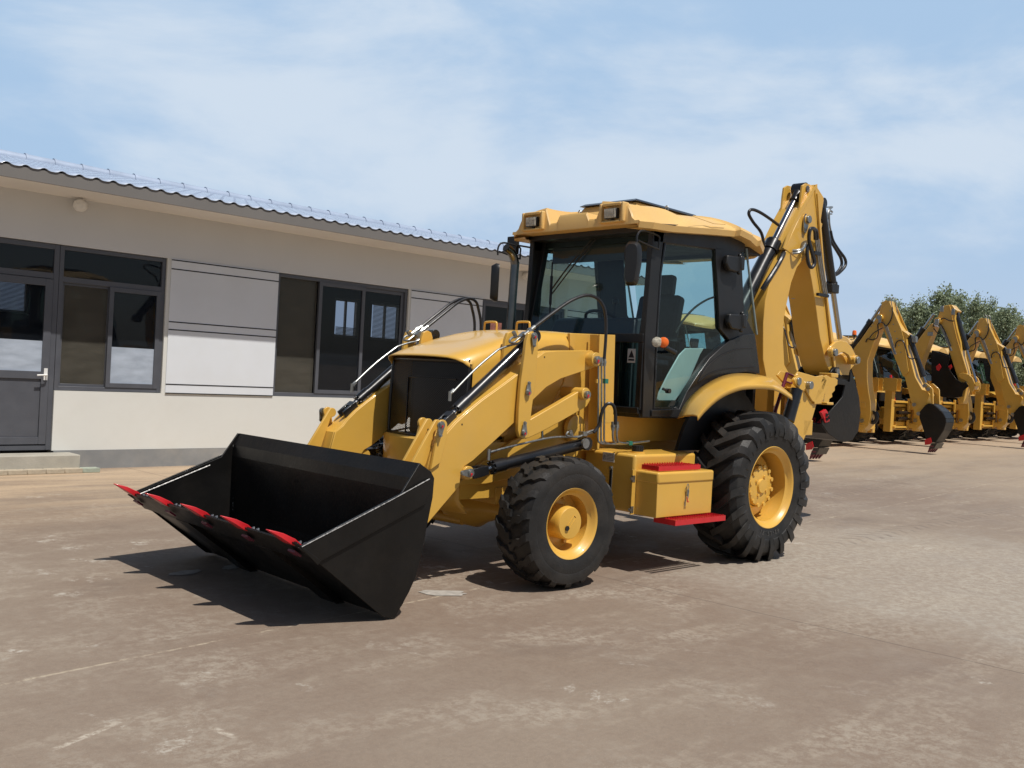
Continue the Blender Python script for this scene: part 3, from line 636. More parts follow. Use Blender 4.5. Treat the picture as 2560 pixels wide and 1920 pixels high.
for k in range(5):
    v_ = -1.003+.5015*k; q = eb-fd*.07+fn*.002
    def sec(p, w2, h0, h1): return [p+Vector((0, -w2, 0))+fn*h0, p+Vector((0, w2, 0))+fn*h0, p+Vector((0, w2, 0))+fn*h1, p+Vector((0, -w2, 0))+fn*h1]
    q = Vector((q.x, v_, q.z)); d2 = (fd*.8+Vector((1, 0, 0))*.35).normalized()
    ss = [sec(q, .040, .001, .012), sec(q+fd*.075, .046, -.020, .016), sec(q+fd*.10+d2*.05, .036, -.014, .012), sec(q+fd*.085+d2*.14, .014, -.004, .001)]
    t_ = MB()
    vs = [p for s_ in ss for p in s_]; t_.add(vs, [(i*4+j, i*4+(j+1) % 4, i*4+4+(j+1) % 4, i*4+4+j) for i in range(3) for j in range(4)]+[(3, 2, 1, 0), (12, 13, 14, 15)])
    tt = t_.build('tooth', 'red', bucket, bev=.0025)
    nb = MB()
    for s2 in (-1, 1): p = q+Vector((0, s2*.026, 0))-fd*.005; nb.cyl(p+fn*.02, p+fn*.034, .011, n=6).cyl(p+fn*.034, p+fn*.04, .006, n=8)
    nb.build('bolt', 'steel', tt)
    lg = MB(); s0 = sec(q+fd*.03, .035, -.042, -.03); s1 = sec(q-fd*.02, .035, -.04, -.03); lg.hexa(s0, s1); lg.build('tooth_holder', 'maroon', tt)  # red holders; maroon puts the shade under the cutting edge into their colour
# ---------------------------------------------------------------- loader arms
def pin(v, x, y, val, r, tab=None, par=None, lab=None):
    p = onv(v, x, y, val); mb = MB().cyl(p-Vector((0, .012, 0)), p+Vector((0, .012, 0)), r, n=20).cyl(p+Vector((0, .012, 0)), p+Vector((0, .015, 0)), r*.72, n=20)
    if tab:
        d = Vector((tab[0], 0, tab[1])).normalized(); s_ = d.cross(Vector((0, 1, 0))); pts = []
        for k in range(9): a_ = math.pi/2+k*math.pi/8; pts.append(p+(d*math.cos(a_)+s_*math.sin(a_))*r*1.25)
        e_ = p+d*r*3.1
        for k in range(7): a_ = -math.pi/2+k*math.pi/6; pts.append(e_+(d*math.cos(a_)+s_*math.sin(a_))*r*.62)
        mb.plate(pts, (0, .005, 0)); mb.cyl(e_, e_+Vector((0, .016, 0)), r*.42, n=6)
    o = mb.build('pin', 'steel', par); c2 = p+Vector((r*.1, .015, -r*.25))
    MB().cyl(c2, c2+Vector((0, .003, 0)), r*.33, n=10).cyl(c2+Vector((r*.2, 0, -r*.5)), c2+Vector((r*.2, .003, -r*.5)), r*.16, n=8).build('paint_mark', 'red', o)
    return o
def mirror_tree(o):
    """a mirrored copy (v -> -v) of a part and its sub-parts"""
    c = o.copy(); c.data = o.data.copy(); c.data.transform(Matrix.Scale(-1, 4, (0, 1, 0))); c.data.flip_normals(); S.collection.objects.link(c)
    for k_ in kids(o):
        d = k_.copy(); d.data = k_.data.copy(); d.data.transform(Matrix.Scale(-1, 4, (0, 1, 0))); d.data.flip_normals(); S.collection.objects.link(d); d.parent = c
    return c
AO = .655
ap = poly(AO, 1, 'B', (1990, 640), (1935, 598), (1700, 600), (1612, 607), (1545, 655), (1432, 757), (1310, 847), (1180, 940), (1080, 1022), (1000, 1095), (940, 1162), (905, 1212), (850, 1262), (815, 1400), (790, 1560), (775, 1700), (800, 1795), (880, 1700), (1020, 1535), (1030, 1440), (1055, 1398), (1110, 1362), (1250, 1235), (1400, 1095), (1440, 1040), (1530, 938), (1620, 852), (1720, 793), (1932, 722), (1988, 695))
arm = MB().plate(ap, (0, -.02, 0)).plate([p-Vector((0, .15, 0)) for p in ap], (0, -.02, 0)).plate([p-Vector((0, .021, 0)) for p in ap], (0, -.128, 0)).build('lift_arm', 'yellow', ML, bev=.004)
pin('B', 1972, 663, .735, .029, None, arm); pin('B', 1495, 885, .712, .02, (0, 1), arm); pin('B', 1095, 1445, .70, .024, (1, .05), arm)
def boss(v, x, y, r, a, b_, name='boss', m='yellow', par=None):
    p = onv(v, x, y, b_); return MB().cyl((p.x, a, p.z), (p.x, b_, p.z), r, n=28).build(name, m, par, bev=.003)
boss('B', 1968, 660, .052, .45, .722, par=arm); boss('B', 1085, 1445, .045, .5, .675, par=arm)
dh = onv('B', 1037, 1109, AO); MB().cyl(dh, dh+Vector((0, .0015, 0)), .006, n=10).build('drilled_hole', 'groove', arm)
dh = onv('B', 1607, 643, AO); MB().cyl(dh, dh+Vector((0, .0015, 0)), .006, n=10).build('drilled_hole', 'groove', arm)
mirror_tree(arm).parent = ML
# rocker at the arm's front, carrying the tilt cylinder and the bucket link
rk = MB()
def eye_plate(c, r, tail, v0, v1):
    c = Vector(c); pts = []
    a, b_ = [Vector(t) for t in tail]
    # round head then the two tail points
    th0 = math.atan2((a-c).z, (a-c).x); 
    for k in range(15):
        t = k/14*math.pi*1.25-math.pi*.12; pts.append(c+Vector((r*math.cos(t), 0, r*math.sin(t))))
    pts += [a, b_]; return MB().plate([Vector((p.x, v0, p.z)) for p in pts], (0, v1-v0, 0))
E1 = onv('B', 895, 1115, .66); e1 = (E1.x, 0, E1.z)
t1 = onv('B', 800, 1440, .66); t2 = onv('B', 925, 1180, .66)
for (a, b_) in ((.655, .675), (.475, .455)): rk.plate([Vector((p.x, a, p.z)) for p in [E1+Vector((.037*math.cos(t), 0, .037*math.sin(t))) for t in [rad(-35+k*16) for k in range(16)]]+[onv('B', 925, 1190, .66), onv('B', 880, 1370, .66), onv('B', 812, 1420, .66), onv('B', 850, 1230, .66)]], (0, b_-a, 0))
rk.parts('rocker', 'yellow', ML, bev=.003); rk_o = [c for c in kids(ML) if c.name.startswith('rocker')][0]; pin('B', 895, 1115, .692, .021, (.12, -1), rk_o); mirror_tree(rk_o).parent = ML
# bucket link (two plates between the rocker plates) to the back of the bucket
lkp = [E1+Vector((.034*math.cos(t), 0, .034*math.sin(t))) for t in [rad(60+k*15) for k in range(16)]]
tl0, tl1 = Vector((3.56, 0, .80)), Vector((3.50, 0, .72))
lkq = [lkp[-1], Vector((3.60, 0, .77)), Vector((3.60, 0, .66)), lkp[0]]
lk = MB()
for (a, b_) in ((.60, .622), (.51, .532)): lk.plate([Vector((p.x, a, p.z)) for p in lkp+[Vector((3.20, 0, .83)), Vector((3.50, 0, .30)), Vector((3.60, 0, .34)), Vector((3.31, 0, .84))]], (0, b_-a, 0))
lk_o = lk.parts('bucket_link', 'yellow', ML, bev=.003); mirror_tree(lk_o).parent = ML
# lever plate outboard of the arm
lp = poly(.70, 1, 'B', (1500, 478), (1483, 530), (1472, 620), (1447, 800), (1430, 1000), (1424, 1150), (1435, 1195), (1462, 1212), (1492, 1198), (1508, 1140), (1512, 1075), (1520, 1000), (1530, 930), (1548, 800), (1560, 640), (1563, 520), (1553, 480), (1528, 466))
lv_ = MB().plate(lp, (0, -.03, 0)).build('lever_plate', 'yellow', ML, bev=.004); pin('B', 1537, 498, .712, .021, (0, -1), lv_); pin('B', 1466, 1165, .712, .021, (0, 1), lv_)
MB().plate([p-Vector((0, .21, 0)) for p in lp], (0, -.03, 0)).build('inner_plate', 'yellow', lv_, bev=.004)
mirror_tree(lv_).parent = ML
# lower parallel link
ll = poly(.655, 1, 'B', (1905, 855), (1860, 860), (1845, 880), (1700, 965), (1510, 1075), (1470, 1120), (1480, 1210), (1560, 1175), (1700, 1100), (1840, 1020), (1900, 985), (1925, 940), (1925, 880))
l2 = MB().plate(ll, (0, -.05, 0)).build('lower_link', 'yellow', ML, bev=.005); pin('B', 1902, 903, .705, .028, None, l2); boss('B', 1895, 898, .045, .42, .695, par=l2); mirror_tree(l2).parent = ML
# ---------------------------------------------------------------- hydraulic cylinders
def cylinder(p0, p1, rb, rr, frac, par, name, gl=.10, clevis=True, body='black', ports=True):
    """p0 base end (barrel), p1 rod end"""
    p0 = Vector(p0); p1 = Vector(p1); d = (p1-p0).normalized(); Lg = (p1-p0).length; g_ = p0+d*Lg*frac
    mb = MB().cyl(p0+d*.0, g_-d*gl, rb, n=28).cyl(g_-d*gl, g_, rb*1.17, n=28).cyl(g_, g_+d*.012, rb*.8, n=20)
    mb.cyl(p0-Vector((0, rb*.95, 0)), p0+Vector((0, rb*.95, 0)), rb*1.15, n=24)
    for k in range(8):
        a_ = k*math.pi/4; x_ = d.orthogonal().normalized(); y_ = d.cross(x_); c = g_+(x_*math.cos(a_)+y_*math.sin(a_))*rb*.98; mb.cyl(c-d*.01, c+d*.014, rb*.17, n=6)
    o = mb.build(name, body, par, bev=.0015)
    MB().cyl(g_, p1-d*.03, rr, n=20).build('rod', 'chrome', o)
    if clevis:
        s_ = d.cross(Vector((0, 1, 0))).normalized(); c_ = MB()
        c_.box(p1-d*.095, (.05, rb*2.1, rb*1.5), Matrix((d, (0, 1, 0), s_)).transposed())
        for sg in (-1, 1): c_.box(p1-d*.035+Vector((0, sg*rb*.85, 0)), (.10, .016, rb*1.6), Matrix((d, (0, 1, 0), s_)).transposed())
        c_.build('clevis', body, o, bev=.003)
    return o
T0 = onv('B', 1528, 505, .565); T1 = onv('B', 890, 1108, .565); T0 = Vector((2.245, .565, 1.705)); T1 = Vector((3.052, .565, 1.068))
tc_ = cylinder(T0, T1, .037, .02, .84, ML, 'tilt_cylinder')
fit = MB(); q = onv('K', 545, 1065, .565); fit.cyl(q-Vector((0, 0, .045)), q+Vector((0, 0, .02)), .011, n=12).cyl(q+Vector((0, 0, .004)), q+Vector((-.03, 0, .03)), .013, n=8); fit.build('fitting', 'steel', tc_)
pp = [onv('K', *k_, .575) for k_ in ((575, 1045), (870, 742), (1130, 520), (1200, 475), (1330, 430), (1440, 400), (1500, 335))]
MB().tube(pp, .0075, sm=5).build('pipe', 'steel', tc_)
pp = [onv('K', *k_, .60) for k_ in ((1375, 265), (1400, 310), (1340, 340), (1315, 385), (1370, 395), (1440, 340), (1480, 320))]
MB().tube(pp, .008, sm=5).cyl(onv('K', 1365, 255, .6), onv('K', 1400, 330, .6), .014, n=8).build('pipe', 'steel', tc_)
blk = MB(); bc = onv('K', 1500, 310, .6); blk.box(bc, (.06, .06, .035), Matrix.Rotation(rad(35), 3, 'Y'))
for o_ in (0, .035): blk.cyl(onv('K', 1500, 300, .6+o_), onv('K', 1640, 190, .6+o_), .014, n=10).cyl(onv('K', 1560, 250, .6+o_), onv('K', 1590, 228, .6+o_), .019, n=6)
blk.build('fitting', 'steel', tc_)
hz_ = []
for o_ in (0, .035):
    h1 = [onv('K', 1640, 190, .6+o_), onv('B', 1700, 312, .62+o_), onv('B', 1800, 248, .64+o_), onv('B', 1900, 216, .66+o_), onv('B', 1975, 240, .68+o_), onv('B', 2018, 300, .70+o_), onv('B', 2033, 400, .70+o_), onv('B', 2030, 520, .70+o_), onv('B', 2020, 655, .70+o_)]
    MB().tube(h1, .012, sm=6).build('hose', 'hose', tc_)
mirror_tree(tc_).parent = ML
LC0 = onv('B', 1882, 1240, .66); LC1 = onv('B', 1100, 1445, .64)
lc = cylinder((LC0.x, .66, LC0.z), (LC1.x, .64, LC1.z), .042, .022, .83, ML, 'lift_cylinder')
q = onv('B', 1222, 1300, .66); MB().cyl(q-Vector((0, 0, .055)), q+Vector((0, 0, .02)), .012, n=12).build('fitting', 'steel', lc)
pp = [onv('B', *k_, .67) for k_ in ((1232, 1300), (1400, 1255), (1650, 1200), (1800, 1195), (1880, 1185), (1940, 1165))]
MB().tube(pp, .0075, sm=4).build('pipe', 'steel', lc)
MB().tube([onv('B', *k_, .70) for k_ in ((1770, 1160), (1760, 1185), (1840, 1195), (1890, 1172), (1940, 1150))], .0075, sm=4).build('pipe', 'steel', lc)
MB().box(onv('B', 1872, 1172, .69), (.04, .05, .03)).cyl(onv('B', 1890, 1172, .69), onv('B', 1950, 1155, .69), .015, n=10).cyl(onv('B', 1785, 1150, .7), onv('B', 1795, 1185, .7), .013, n=8).build('fitting', 'steel', lc)
q = onv('B', 1882, 1240, .72); MB().cyl(q, q+Vector((0, .02, 0)), .036, n=20).build('pin', 'steel', lc)
for o_ in (0, .03):
    MB().tube([onv('B', 1945+o_*60, 1165, .69+o_), onv('B', 1985, 1110, .70+o_), onv('B', 2005, 1020, .72+o_), onv('B', 2040, 968, .74+o_), onv('B', 2080, 975, .76+o_), onv('B', 2097, 1030, .76+o_), onv('B', 2098, 1110, .76+o_)], .0125, sm=6).build('hose', 'hose', lc)
mirror_tree(lc).parent = ML
# steel lines down the tower and along the frame
rl_ = MB()
for k in range(3):
    v_ = .70+.0*k; x_ = 1980+21*k
    rl_.tube([onv('B', x_, 700, v_), onv('B', x_, 950, v_), onv('B', x_-3+k*0, 1200, v_), onv('B', x_+8, 1232, v_), onv('B', x_+40, 1243, v_), onv('B', 2180, 1243-k*2, v_), onv('B', 2330, 1225, v_-.1)], .0075, sm=4)
for k in range(2): rl_.tube([onv('B', 2080+28*k, 1130, .76), onv('B', 2080+28*k, 1200, .76), onv('B', 2100+28*k, 1235, .75), onv('B', 2200, 1240, .72)], .008, sm=4)
rl_o = rl_.build('hydraulic_line', 'steel', ML)
ft = MB()
for x_, y0 in ((2020, 655), (2000, 655), (2080, 1100), (2108, 1100)): ft.cyl(onv('B', x_, y0-10, .72), onv('B', x_, y0+50, .72), .014, n=10).cyl(onv('B', x_, y0+15, .72), onv('B', x_, y0+30, .72), .019, n=6)
ft.build('fitting', 'steel', rl_o)
MB().box(onv('B', 2028, 810, .71), (.035, .03, .035)).box(onv('B', 2195, 1238, .72), (.04, .03, .03)).parts('clamp', 'green', rl_o)
MB().box(onv('B', 1985, 810, .69), (.075, .02, .03)).build('clamp_plate', 'yellow', rl_o)
# ---------------------------------------------------------------- frame, tower, axles
tw = poly(.47, 1, 'B', (1990, 486), (1785, 478), (1785, 590), (1740, 820), (1640, 1010), (1500, 1175), (1390, 1220), (1150, 1390), (1000, 1530), (1200, 1520), (1340, 1490), (1500, 1410), (1830, 1330), (1850, 1290), (1985, 1290))
both(MB().plate(tw, (0, -.03, 0)), 'loader_tower', 'yellow', ML, bev=.004)
cp_ = poly(.60, 1, 'B', (1990, 486), (2097, 490), (2082, 1085), (2060, 1100), (2000, 1100), (1985, 1285), (1972, 1285), (1975, 900))
both(MB().plate(cp_, (0, -.02, 0)).plate([p-Vector((0, .021, 0)) for p in poly(.60, 1, 'B', (1990, 486), (2000, 486), (1985, 1285), (1972, 1285))], (0, -.079, 0)), 'tower_post', 'yellow', ML, bev=.003)
q = onv('B', 1830, 1110, .53)
both(MB().lathe([(0, .105), (.03, .10), (.04, .085), (.04, 0)], (q.x, .50, q.z-.03), (0, 1, 0), 32), 'tower_boss', 'yellow', ML)
both(MB().cyl((onv('B', 1935, 1255, .51).x, .5, onv('B', 1935, 1255, .51).z), (onv('B', 1935, 1255, .51).x, .53, onv('B', 1935, 1255, .51).z), .035, n=24), 'tower_boss', 'yellow', ML, bev=.003)
lt_ = MB(); q = onv('B', 1590, 1130, .56); lt_.cyl(q, q+Vector((0, .02, .05)), .012, n=8).cyl(q-Vector((0, -.01, .09)), q, .009, n=8).box(q+Vector((0, 0, .01)), (.03, .02, .03)); lt_.build('hood_latch', 'steel', ML)
fm = MB().bb((-1.0, -.33, .66), (2.35, .33, .98)).bb((1.0, -.38, .92), (2.3, .38, 1.12)).bb((.15, .36, .93), (1.45, .42, 1.15)).bb((.15, -.42, .93), (1.45, -.36, 1.15)).bb((2.35, -.40, .60), (2.72, .40, .95))
fm.build('chassis', 'yellow', ML, bev=.006)
fa = MB().lathe([(-.85, .06), (-.7, .10), (-.35, .075), (-.2, .12), (-.12, .165), (.12, .165), (.2, .12), (.35, .075), (.7, .10), (.85, .06)], (2.274, 0, .446), (0, 1, 0), 28)
fa.bb((2.14, -.45, .50), (2.42, .45, .62)).cyl((2.40, -.28, .33), (2.36, .05, .33), .04); fa.build('front_axle', 'yellow', ML, bev=.004)
ra = MB().lathe([(-.85, .15), (-.5, .13), (-.25, .13), (-.15, .21), (.15, .21), (.25, .13), (.5, .13), (.85, .15)], (0, 0, .612), (0, 1, 0), 28); ra.build('rear_axle', 'yellow', ML)
MB().bb((1.15, -.30, .50), (2.1, .30, .68)).bb((2.1, -.2, .55), (2.4, .2, .7)).cyl((.3, 0, .55), (1.2, 0, .55), .05).build('transmission', 'plastic', ML, bev=.01)
MB().bb((1.5, -.36, .95), (2.6, .36, 1.5)).build('engine', 'plastic', ML, bev=.02)
# ---------------------------------------------------------------- hood and grille
def zt_(u): 
    pts = [(1.38, 1.772), (1.8, 1.768), (2.0, 1.757), (2.17, 1.728), (2.4, 1.668), (2.6, 1.602), (2.75, 1.552), (2.84, 1.522)]
    for (a, za), (b_, zb) in zip(pts, pts[1:]):
        if u <= b_: return za+(zb-za)*(u-a)/(b_-a)
    return pts[-1][1]
rows = []
for u in [1.38, 1.5, 1.65, 1.8, 1.9, 2.0, 2.1, 2.2, 2.3, 2.4, 2.5, 2.6, 2.7, 2.76, 2.80, 2.84]:
    z = zt_(u); r_ = []; f = max(0, (u-2.55)/.29); hb = 1.05 if u < 2.1 else 1.05+.1*f
    side = [(.455, hb), (.457, 1.25), (.456, z-.13), (.45, z-.075), (.425, z-.035), (.385, z-.014), (.33, z-.004), (.25, z), (.12, z+.003), (0, z+.004)]
    for v_, z_ in side:
        back = 0
        if u > 2.7: # swept corner of the front lip
            k_ = (v_/.46)**4; back = (u-2.7)*(.3*k_+9*max(0, z-z_)*(1 if z-z_ < .09 else .09/(z-z_)))
        r_.append(Vector((u-back, v_, z_)))
    rows.append(r_+[Vector((p.x, -p.y, p.z)) for p in reversed(r_[:-1])])
hood = MB().grid(rows).build('hood', 'yellow', ML, ang=40, solid_=.008)
for v_ in (-.24, .13):
    hu = 1.93 if v_ < 0 else 1.93
    MB().tube([(hu, v_-.07, zt_(hu)-.005), (hu, v_-.07, zt_(hu)+.055), (hu, v_-.05, zt_(hu)+.07), (hu, v_+.05, zt_(hu)+.07), (hu, v_+.07, zt_(hu)+.055), (hu, v_+.07, zt_(hu)-.005)], .009, sm=3).build('handle', 'yellow', hood)
# grille: mesh skin bulging forward, radiator core behind, lower nose panel
def gx(v_, z_): return 2.79-.06*(abs(v_)/.42)**2.2-.10*max(0, (z_-1.35))
rows = [[Vector((gx(v_, z_), v_, z_)) for v_ in [-.44+.88*i/24 for i in range(25)]] for z_ in [.95, 1.1, 1.25, 1.4, 1.50]]
grl = MB().grid(rows).build('grille', 'mesh', ML)
MB().bb((2.60, -.24, 1.0), (2.66, .40, 1.38)).build('radiator', 'core', grl); MB().bb((2.45, -.43, .95), (2.5, .43, 1.5)).bb((2.5, -.43, .93), (2.76, .43, .95)).build('radiator_shroud', 'plastic', grl)
for z_ in (.955, 1.50): MB().tube([Vector((gx(v_, z_)+.006, v_, z_)) for v_ in [-.44+.88*i/16 for i in range(17)]], .012, sm=1).build('grille_rim', 'black', grl)
both(MB().tube([(gx(.44, .95), .44, .95), (gx(.44, 1.2), .44, 1.2), (gx(.44, 1.48), .44, 1.48)], .012, sm=1), 'grille_rim', 'black', grl)
MB().tube([(gx(-.15, .95)+.004, -.15, .96), (gx(-.15, 1.2)+.004, -.15, 1.2), (gx(-.15, 1.36)+.004, -.15, 1.37), (gx(.35, 1.36)+.004, .35, 1.37)], .006, sm=1).build('grille_frame', 'black', grl)
rows = [[Vector((2.83-.07*(abs(v_)/.42)**2.2+o_, v_, z_)) for v_ in [-.44+.88*i/20 for i in range(21)]] for z_, o_ in ((.45, -.08), (.55, .0), (.93, .01), (.942, .0), (.945, -.03))]
MB().grid(rows).build('nose_panel', 'yellow', ML, solid_=.01, ang=40)
both(MB().bb((2.3, .425, .55), (2.75, .44, .94)), 'nose_panel', 'yellow', ML)
# exhaust stack
eb0 = onv('D', 68, 1010, -.44); et = onv('D', 103, 560, -.44)
MB().tube([Vector((eb0.x, -.44, 1.70)), Vector((et.x, -.44, et.z-.02)), Vector((et.x, -.44, et.z)), Vector((et.x+.012, -.44, et.z+.05)), Vector((et.x+.055, -.435, et.z+.10)), Vector((et.x+.12, -.43, et.z+.13))], .036, n=24, sm=4).cyl((eb0.x, -.44, 1.7), (eb0.x, -.44, 1.80), .048).build('exhaust_pipe', 'exhaust', ML)
ex = [c for c in kids(ML) if c.name == 'exhaust_pipe'][0]; p_ = Vector((et.x+.121, -.43, et.z+.1305)); MB().cyl(p_, p_+Vector((.065, .005, .03)).normalized()*.002, .032, n=24).build('exhaust_opening', 'groove', ex)
# ---------------------------------------------------------------- cab
CV = .685
def cab_plate(name, m, *seq, v=CV, th=.05, par=None, bev=.004): return MB().plate(poly(v, 1, *seq), (0, -th, 0)).build(name, m, par or cab, bev=bev)
cab = MB().bb((1.02, -.66, 1.17), (1.15, .66, 1.22)).bb((-.45, -.66, 1.14), (1.12, .66, 1.17)).build('cab', 'plastic', ML, bev=.004)
post = cab_plate('door_post', 'plastic', 'D', (1070, 290), (1140, 300), (1104, 620), (1075, 1080), (1056, 1555), (1040, 1615), (985, 1610), (1005, 1020), (1040, 600), (1062, 290))
head_ = cab_plate('roof_rail', 'plastic', 'D', (1062, 270), (1300, 285), (1690, 380), (1702, 470), (1500, 452), (1140, 405), (1064, 400))
rpil = cab_plate('rear_pillar', 'plastic', 'D', (1490, 440), (1668, 465), (1690, 900), (1760, 1040), (1590, 1085), (1520, 1000), (1505, 700))
lowp = cab_plate('side_panel', 'black', 'D', (1590, 1082), (1690, 1040), (1762, 1035), (1798, 1312), (1700, 1300), (1550, 1318), (1400, 1395), (1300, 1490), (1228, 1615), (1050, 1608), (1050, 1562), (1240, 1556), (1290, 1440), (1360, 1330), (1450, 1205), (1530, 1130), v=.70, th=.06)
MB().tube([onv('D', *k_, .703) for k_ in ((1370, 1370), (1420, 1280), (1520, 1190), (1640, 1140), (1750, 1130))], .004, sm=4).tube([onv('D', *k_, .703) for k_ in ((1375, 1365), (1450, 1310), (1560, 1275), (1760, 1262))], .004, sm=4).build('pressed_rib', 'black', lowp)
for o_ in (post, head_, rpil, lowp): mirror_tree(o_).parent = cab
# left door: black frame, glass, handle, hinges
dg = poly(.665, 1, 'D', (1138, 405), (1495, 450), (1510, 700), (1522, 1000), (1585, 1085), (1520, 1132), (1440, 1205), (1350, 1330), (1280, 1440), (1232, 1552), (1060, 1552), (1078, 1080), (1106, 620))
door = MB().tube(dg+[dg[0]], .014, n=8, sm=1).build('door', 'black', ML)
MB().add(dg, [tuple(range(len(dg)))]).build('glass', 'cabglass', door)
MB().plate(poly(.655, 1, 'D', (1062, 1500), (1235, 1500), (1232, 1552), (1060, 1552)), (0, -.02, 0)).build('door_sill', 'plastic', door)
MB().plate(poly(.63, 1, 'D', (1285, 1135), (1412, 1135), (1385, 1180), (1300, 1380), (1212, 1500), (1086, 1500), (1100, 1440), (1160, 1320), (1240, 1180)), (0, -.015, 0)).build('trim_panel', 'panelgrey', door, bev=.01)
q = onv('D', 1140, 1425, .68); MB().cyl(q+Vector((.03, 0, .01)), q+Vector((-.02, .02, -.005)), .011, n=10).cyl(q+Vector((-.02, .0, -.005)), q+Vector((-.02, .035, -.005)), .02, n=12).build('latch', 'plastic', door)
MB().tube([onv('D', *k_, .62) for k_ in ((1215, 1030), (1260, 950), (1340, 860), (1430, 800), (1505, 775))], .009, sm=5).build('grab_rail', 'plastic', door)
for (x_, y_) in ((1600, 550), (1615, 950)):
    c = onv('D', x_, y_, .70)
    h_ = MB().plate([c+Vector((a, 0, b_)) for a, b_ in ((.13, .055), (-.06, .065), (-.10, .03), (-.10, -.035), (-.03, -.075), (.09, -.07), (.14, -.02))], (0, .05, 0))
    h_.box(c+Vector((-.08, .03, .01)), (.06, .07, .12)).cyl(c+Vector((-.06, .04, -.09)), c+Vector((-.06, .04, .09)), .018)
    h_.build('hinge', 'plastic', door, bev=.012)
# glazing and remaining frame
wsb, wst = 1.80, 2.64
ub, ut = 1.13, .985
MB().add([(ub, -.63, wsb), (ub, .63, wsb), (ut, .61, wst), (ut, -.61, wst)], [(0, 1, 2, 3)]).build('windshield', 'cabglass', cab)
fr = MB().bb((ub-.03, -.67, wsb-.07), (ub+.015, .67, wsb)).bb((ut-.05, -.66, wst-.09), (ut+.005, .66, wst+.02))
for s_ in (-1, 1):
    fr.hexa([(ub+.008, s_*.67, wsb-.05), (ub+.008, s_*.615, wsb-.05), (ub-.05, s_*.615, wsb-.05), (ub-.05, s_*.67, wsb-.05)], [(ut+.008, s_*.655, wst+.02), (ut+.008, s_*.60, wst+.02), (ut-.05, s_*.60, wst+.02), (ut-.05, s_*.655, wst+.02)])
    fr.bb((ub-.04, s_*.62, 1.2), (ub+.01, s_*.67, wsb-.07))
fr.build('windshield_frame', 'plastic', cab, bev=.004)
both(MB().bb((ub-.02, .42, 1.2), (ub-.012, .62, wsb-.07)), 'lower_glass', M['cabglass'], cab)
MB().bb((ub-.045, -.62, 1.2), (ub-.038, .42, wsb-.07)).build('firewall', 'plastic', cab)
wl_ = MB().bb((ub-.01, .505, 1.57), (ub-.007, .585, 1.68)).build('warning_label', 'label', cab)
tri = MB().add([(ub-.0065, .515, 1.61), (ub-.0065, .575, 1.61), (ub-.0065, .545, 1.67)], [(0, 1, 2)]).bb((ub-.0068, .515, 1.585), (ub-.0064, .575, 1.60)); tri.build('warning_symbol', 'groove', wl_)
# rear glazing and right side glass
MB().add([(-.20, -.60, 2.60), (-.20, .60, 2.60), (-.47, .62, 1.62), (-.47, -.62, 1.62)], [(0, 1, 2, 3)]).build('rear_glass', 'cabglass', cab)
both(MB().add([onv('D', 1660, 470, .68), onv('D', 1700, 450, .68), onv('D', 1768, 1035, .68), onv('D', 1692, 1035, .68)], [(0, 1, 2, 3)]), 'quarter_glass', M['cabglass'], cab)
both(MB().tube([onv('D', 1702, 445, .69), onv('D', 1745, 800, .69), onv('D', 1775, 1040, .69)], .010, sm=1, n=8), 'glass_edge', M['chrome'] if 0 else M['trimgrey'], cab)
MB().bb((-.25, -.66, 2.57), (-.19, .66, 2.66)).bb((-.50, -.66, 1.15), (-.46, .66, 1.62)).build('rear_frame', 'plastic', cab)
rs = [Vector((p.x, -.665, p.z)) for p in poly(.665, 1, 'D', (1138, 405), (1495, 450), (1510, 700), (1522, 1000), (1585, 1085), (1440, 1205), (1280, 1440), (1232, 1552), (1060, 1552), (1078, 1080), (1106, 620))]
MB().add(rs, [tuple(range(len(rs)))]).build('side_glass', 'cabglass', cab)
MB().tube(rs+[rs[0]], .014, n=8, sm=1).build('glass_frame', 'black', cab)
# interior
inn = MB().bb((-.40, -.6, 1.2), (.2, .6, 1.32)).bb((-.44, -.6, 1.32), (-.36, .6, 1.5)); inn.build('cab_floor', 'interior', cab)
MB().plate([Vector((u_, -.45, z_)) for u_, z_ in ((1.05, 1.2), (1.05, 1.80), (.98, 1.93), (.86, 1.95), (.80, 1.86), (.86, 1.70), (.90, 1.2))], (0, .9, 0)).build('dashboard', 'interior', cab, bev=.02)
MB().bb((-.15, -.58, 2.60), (.95, .58, 2.66)).build('headliner', 'interior', cab)
MB().hexa([(.95, -.55, 2.42), (.95, .55, 2.42), (.93, .55, 2.42), (.93, -.55, 2.42)], [(.96, -.55, 2.6), (.96, .55, 2.6), (.94, .55, 2.6), (.94, -.55, 2.6)]).build('sun_visor', 'interior', cab)
sc_ = Vector((.80, -.02, 1.90)); ring = []
tl_ = Matrix.Rotation(rad(-32), 3, 'Y')
for k in range(25):
    a_ = k/24*2*math.pi; ring.append(sc_+tl_@Vector((.19*math.cos(a_), .19*math.sin(a_), 0)))
sw = MB().tube(ring, .014, sm=1).cyl(sc_+tl_@Vector((0, 0, -.05)), sc_+tl_@Vector((0, 0, .02)), .045).cyl(sc_, sc_+Vector((.12, 0, -.45)), .03)
for a_ in (.5, 2.6, 4.7): sw.cyl(sc_, sc_+tl_@Vector((.18*math.cos(a_), .18*math.sin(a_), 0)), .011)
sw.build('steering_wheel', 'plastic', cab)
kb = onv('D', 798, 812, .12); MB().cyl(kb-Vector((0, 0, .12)), kb, .009).lathe([(-.03, .0), (-.02, .022), (0, .028), (.02, .022), (.03, 0)], kb, (0, 0, 1), 16).build('lever', 'plastic', cab)
hr = onv('D', 1200, 690, .0); sx = hr.x
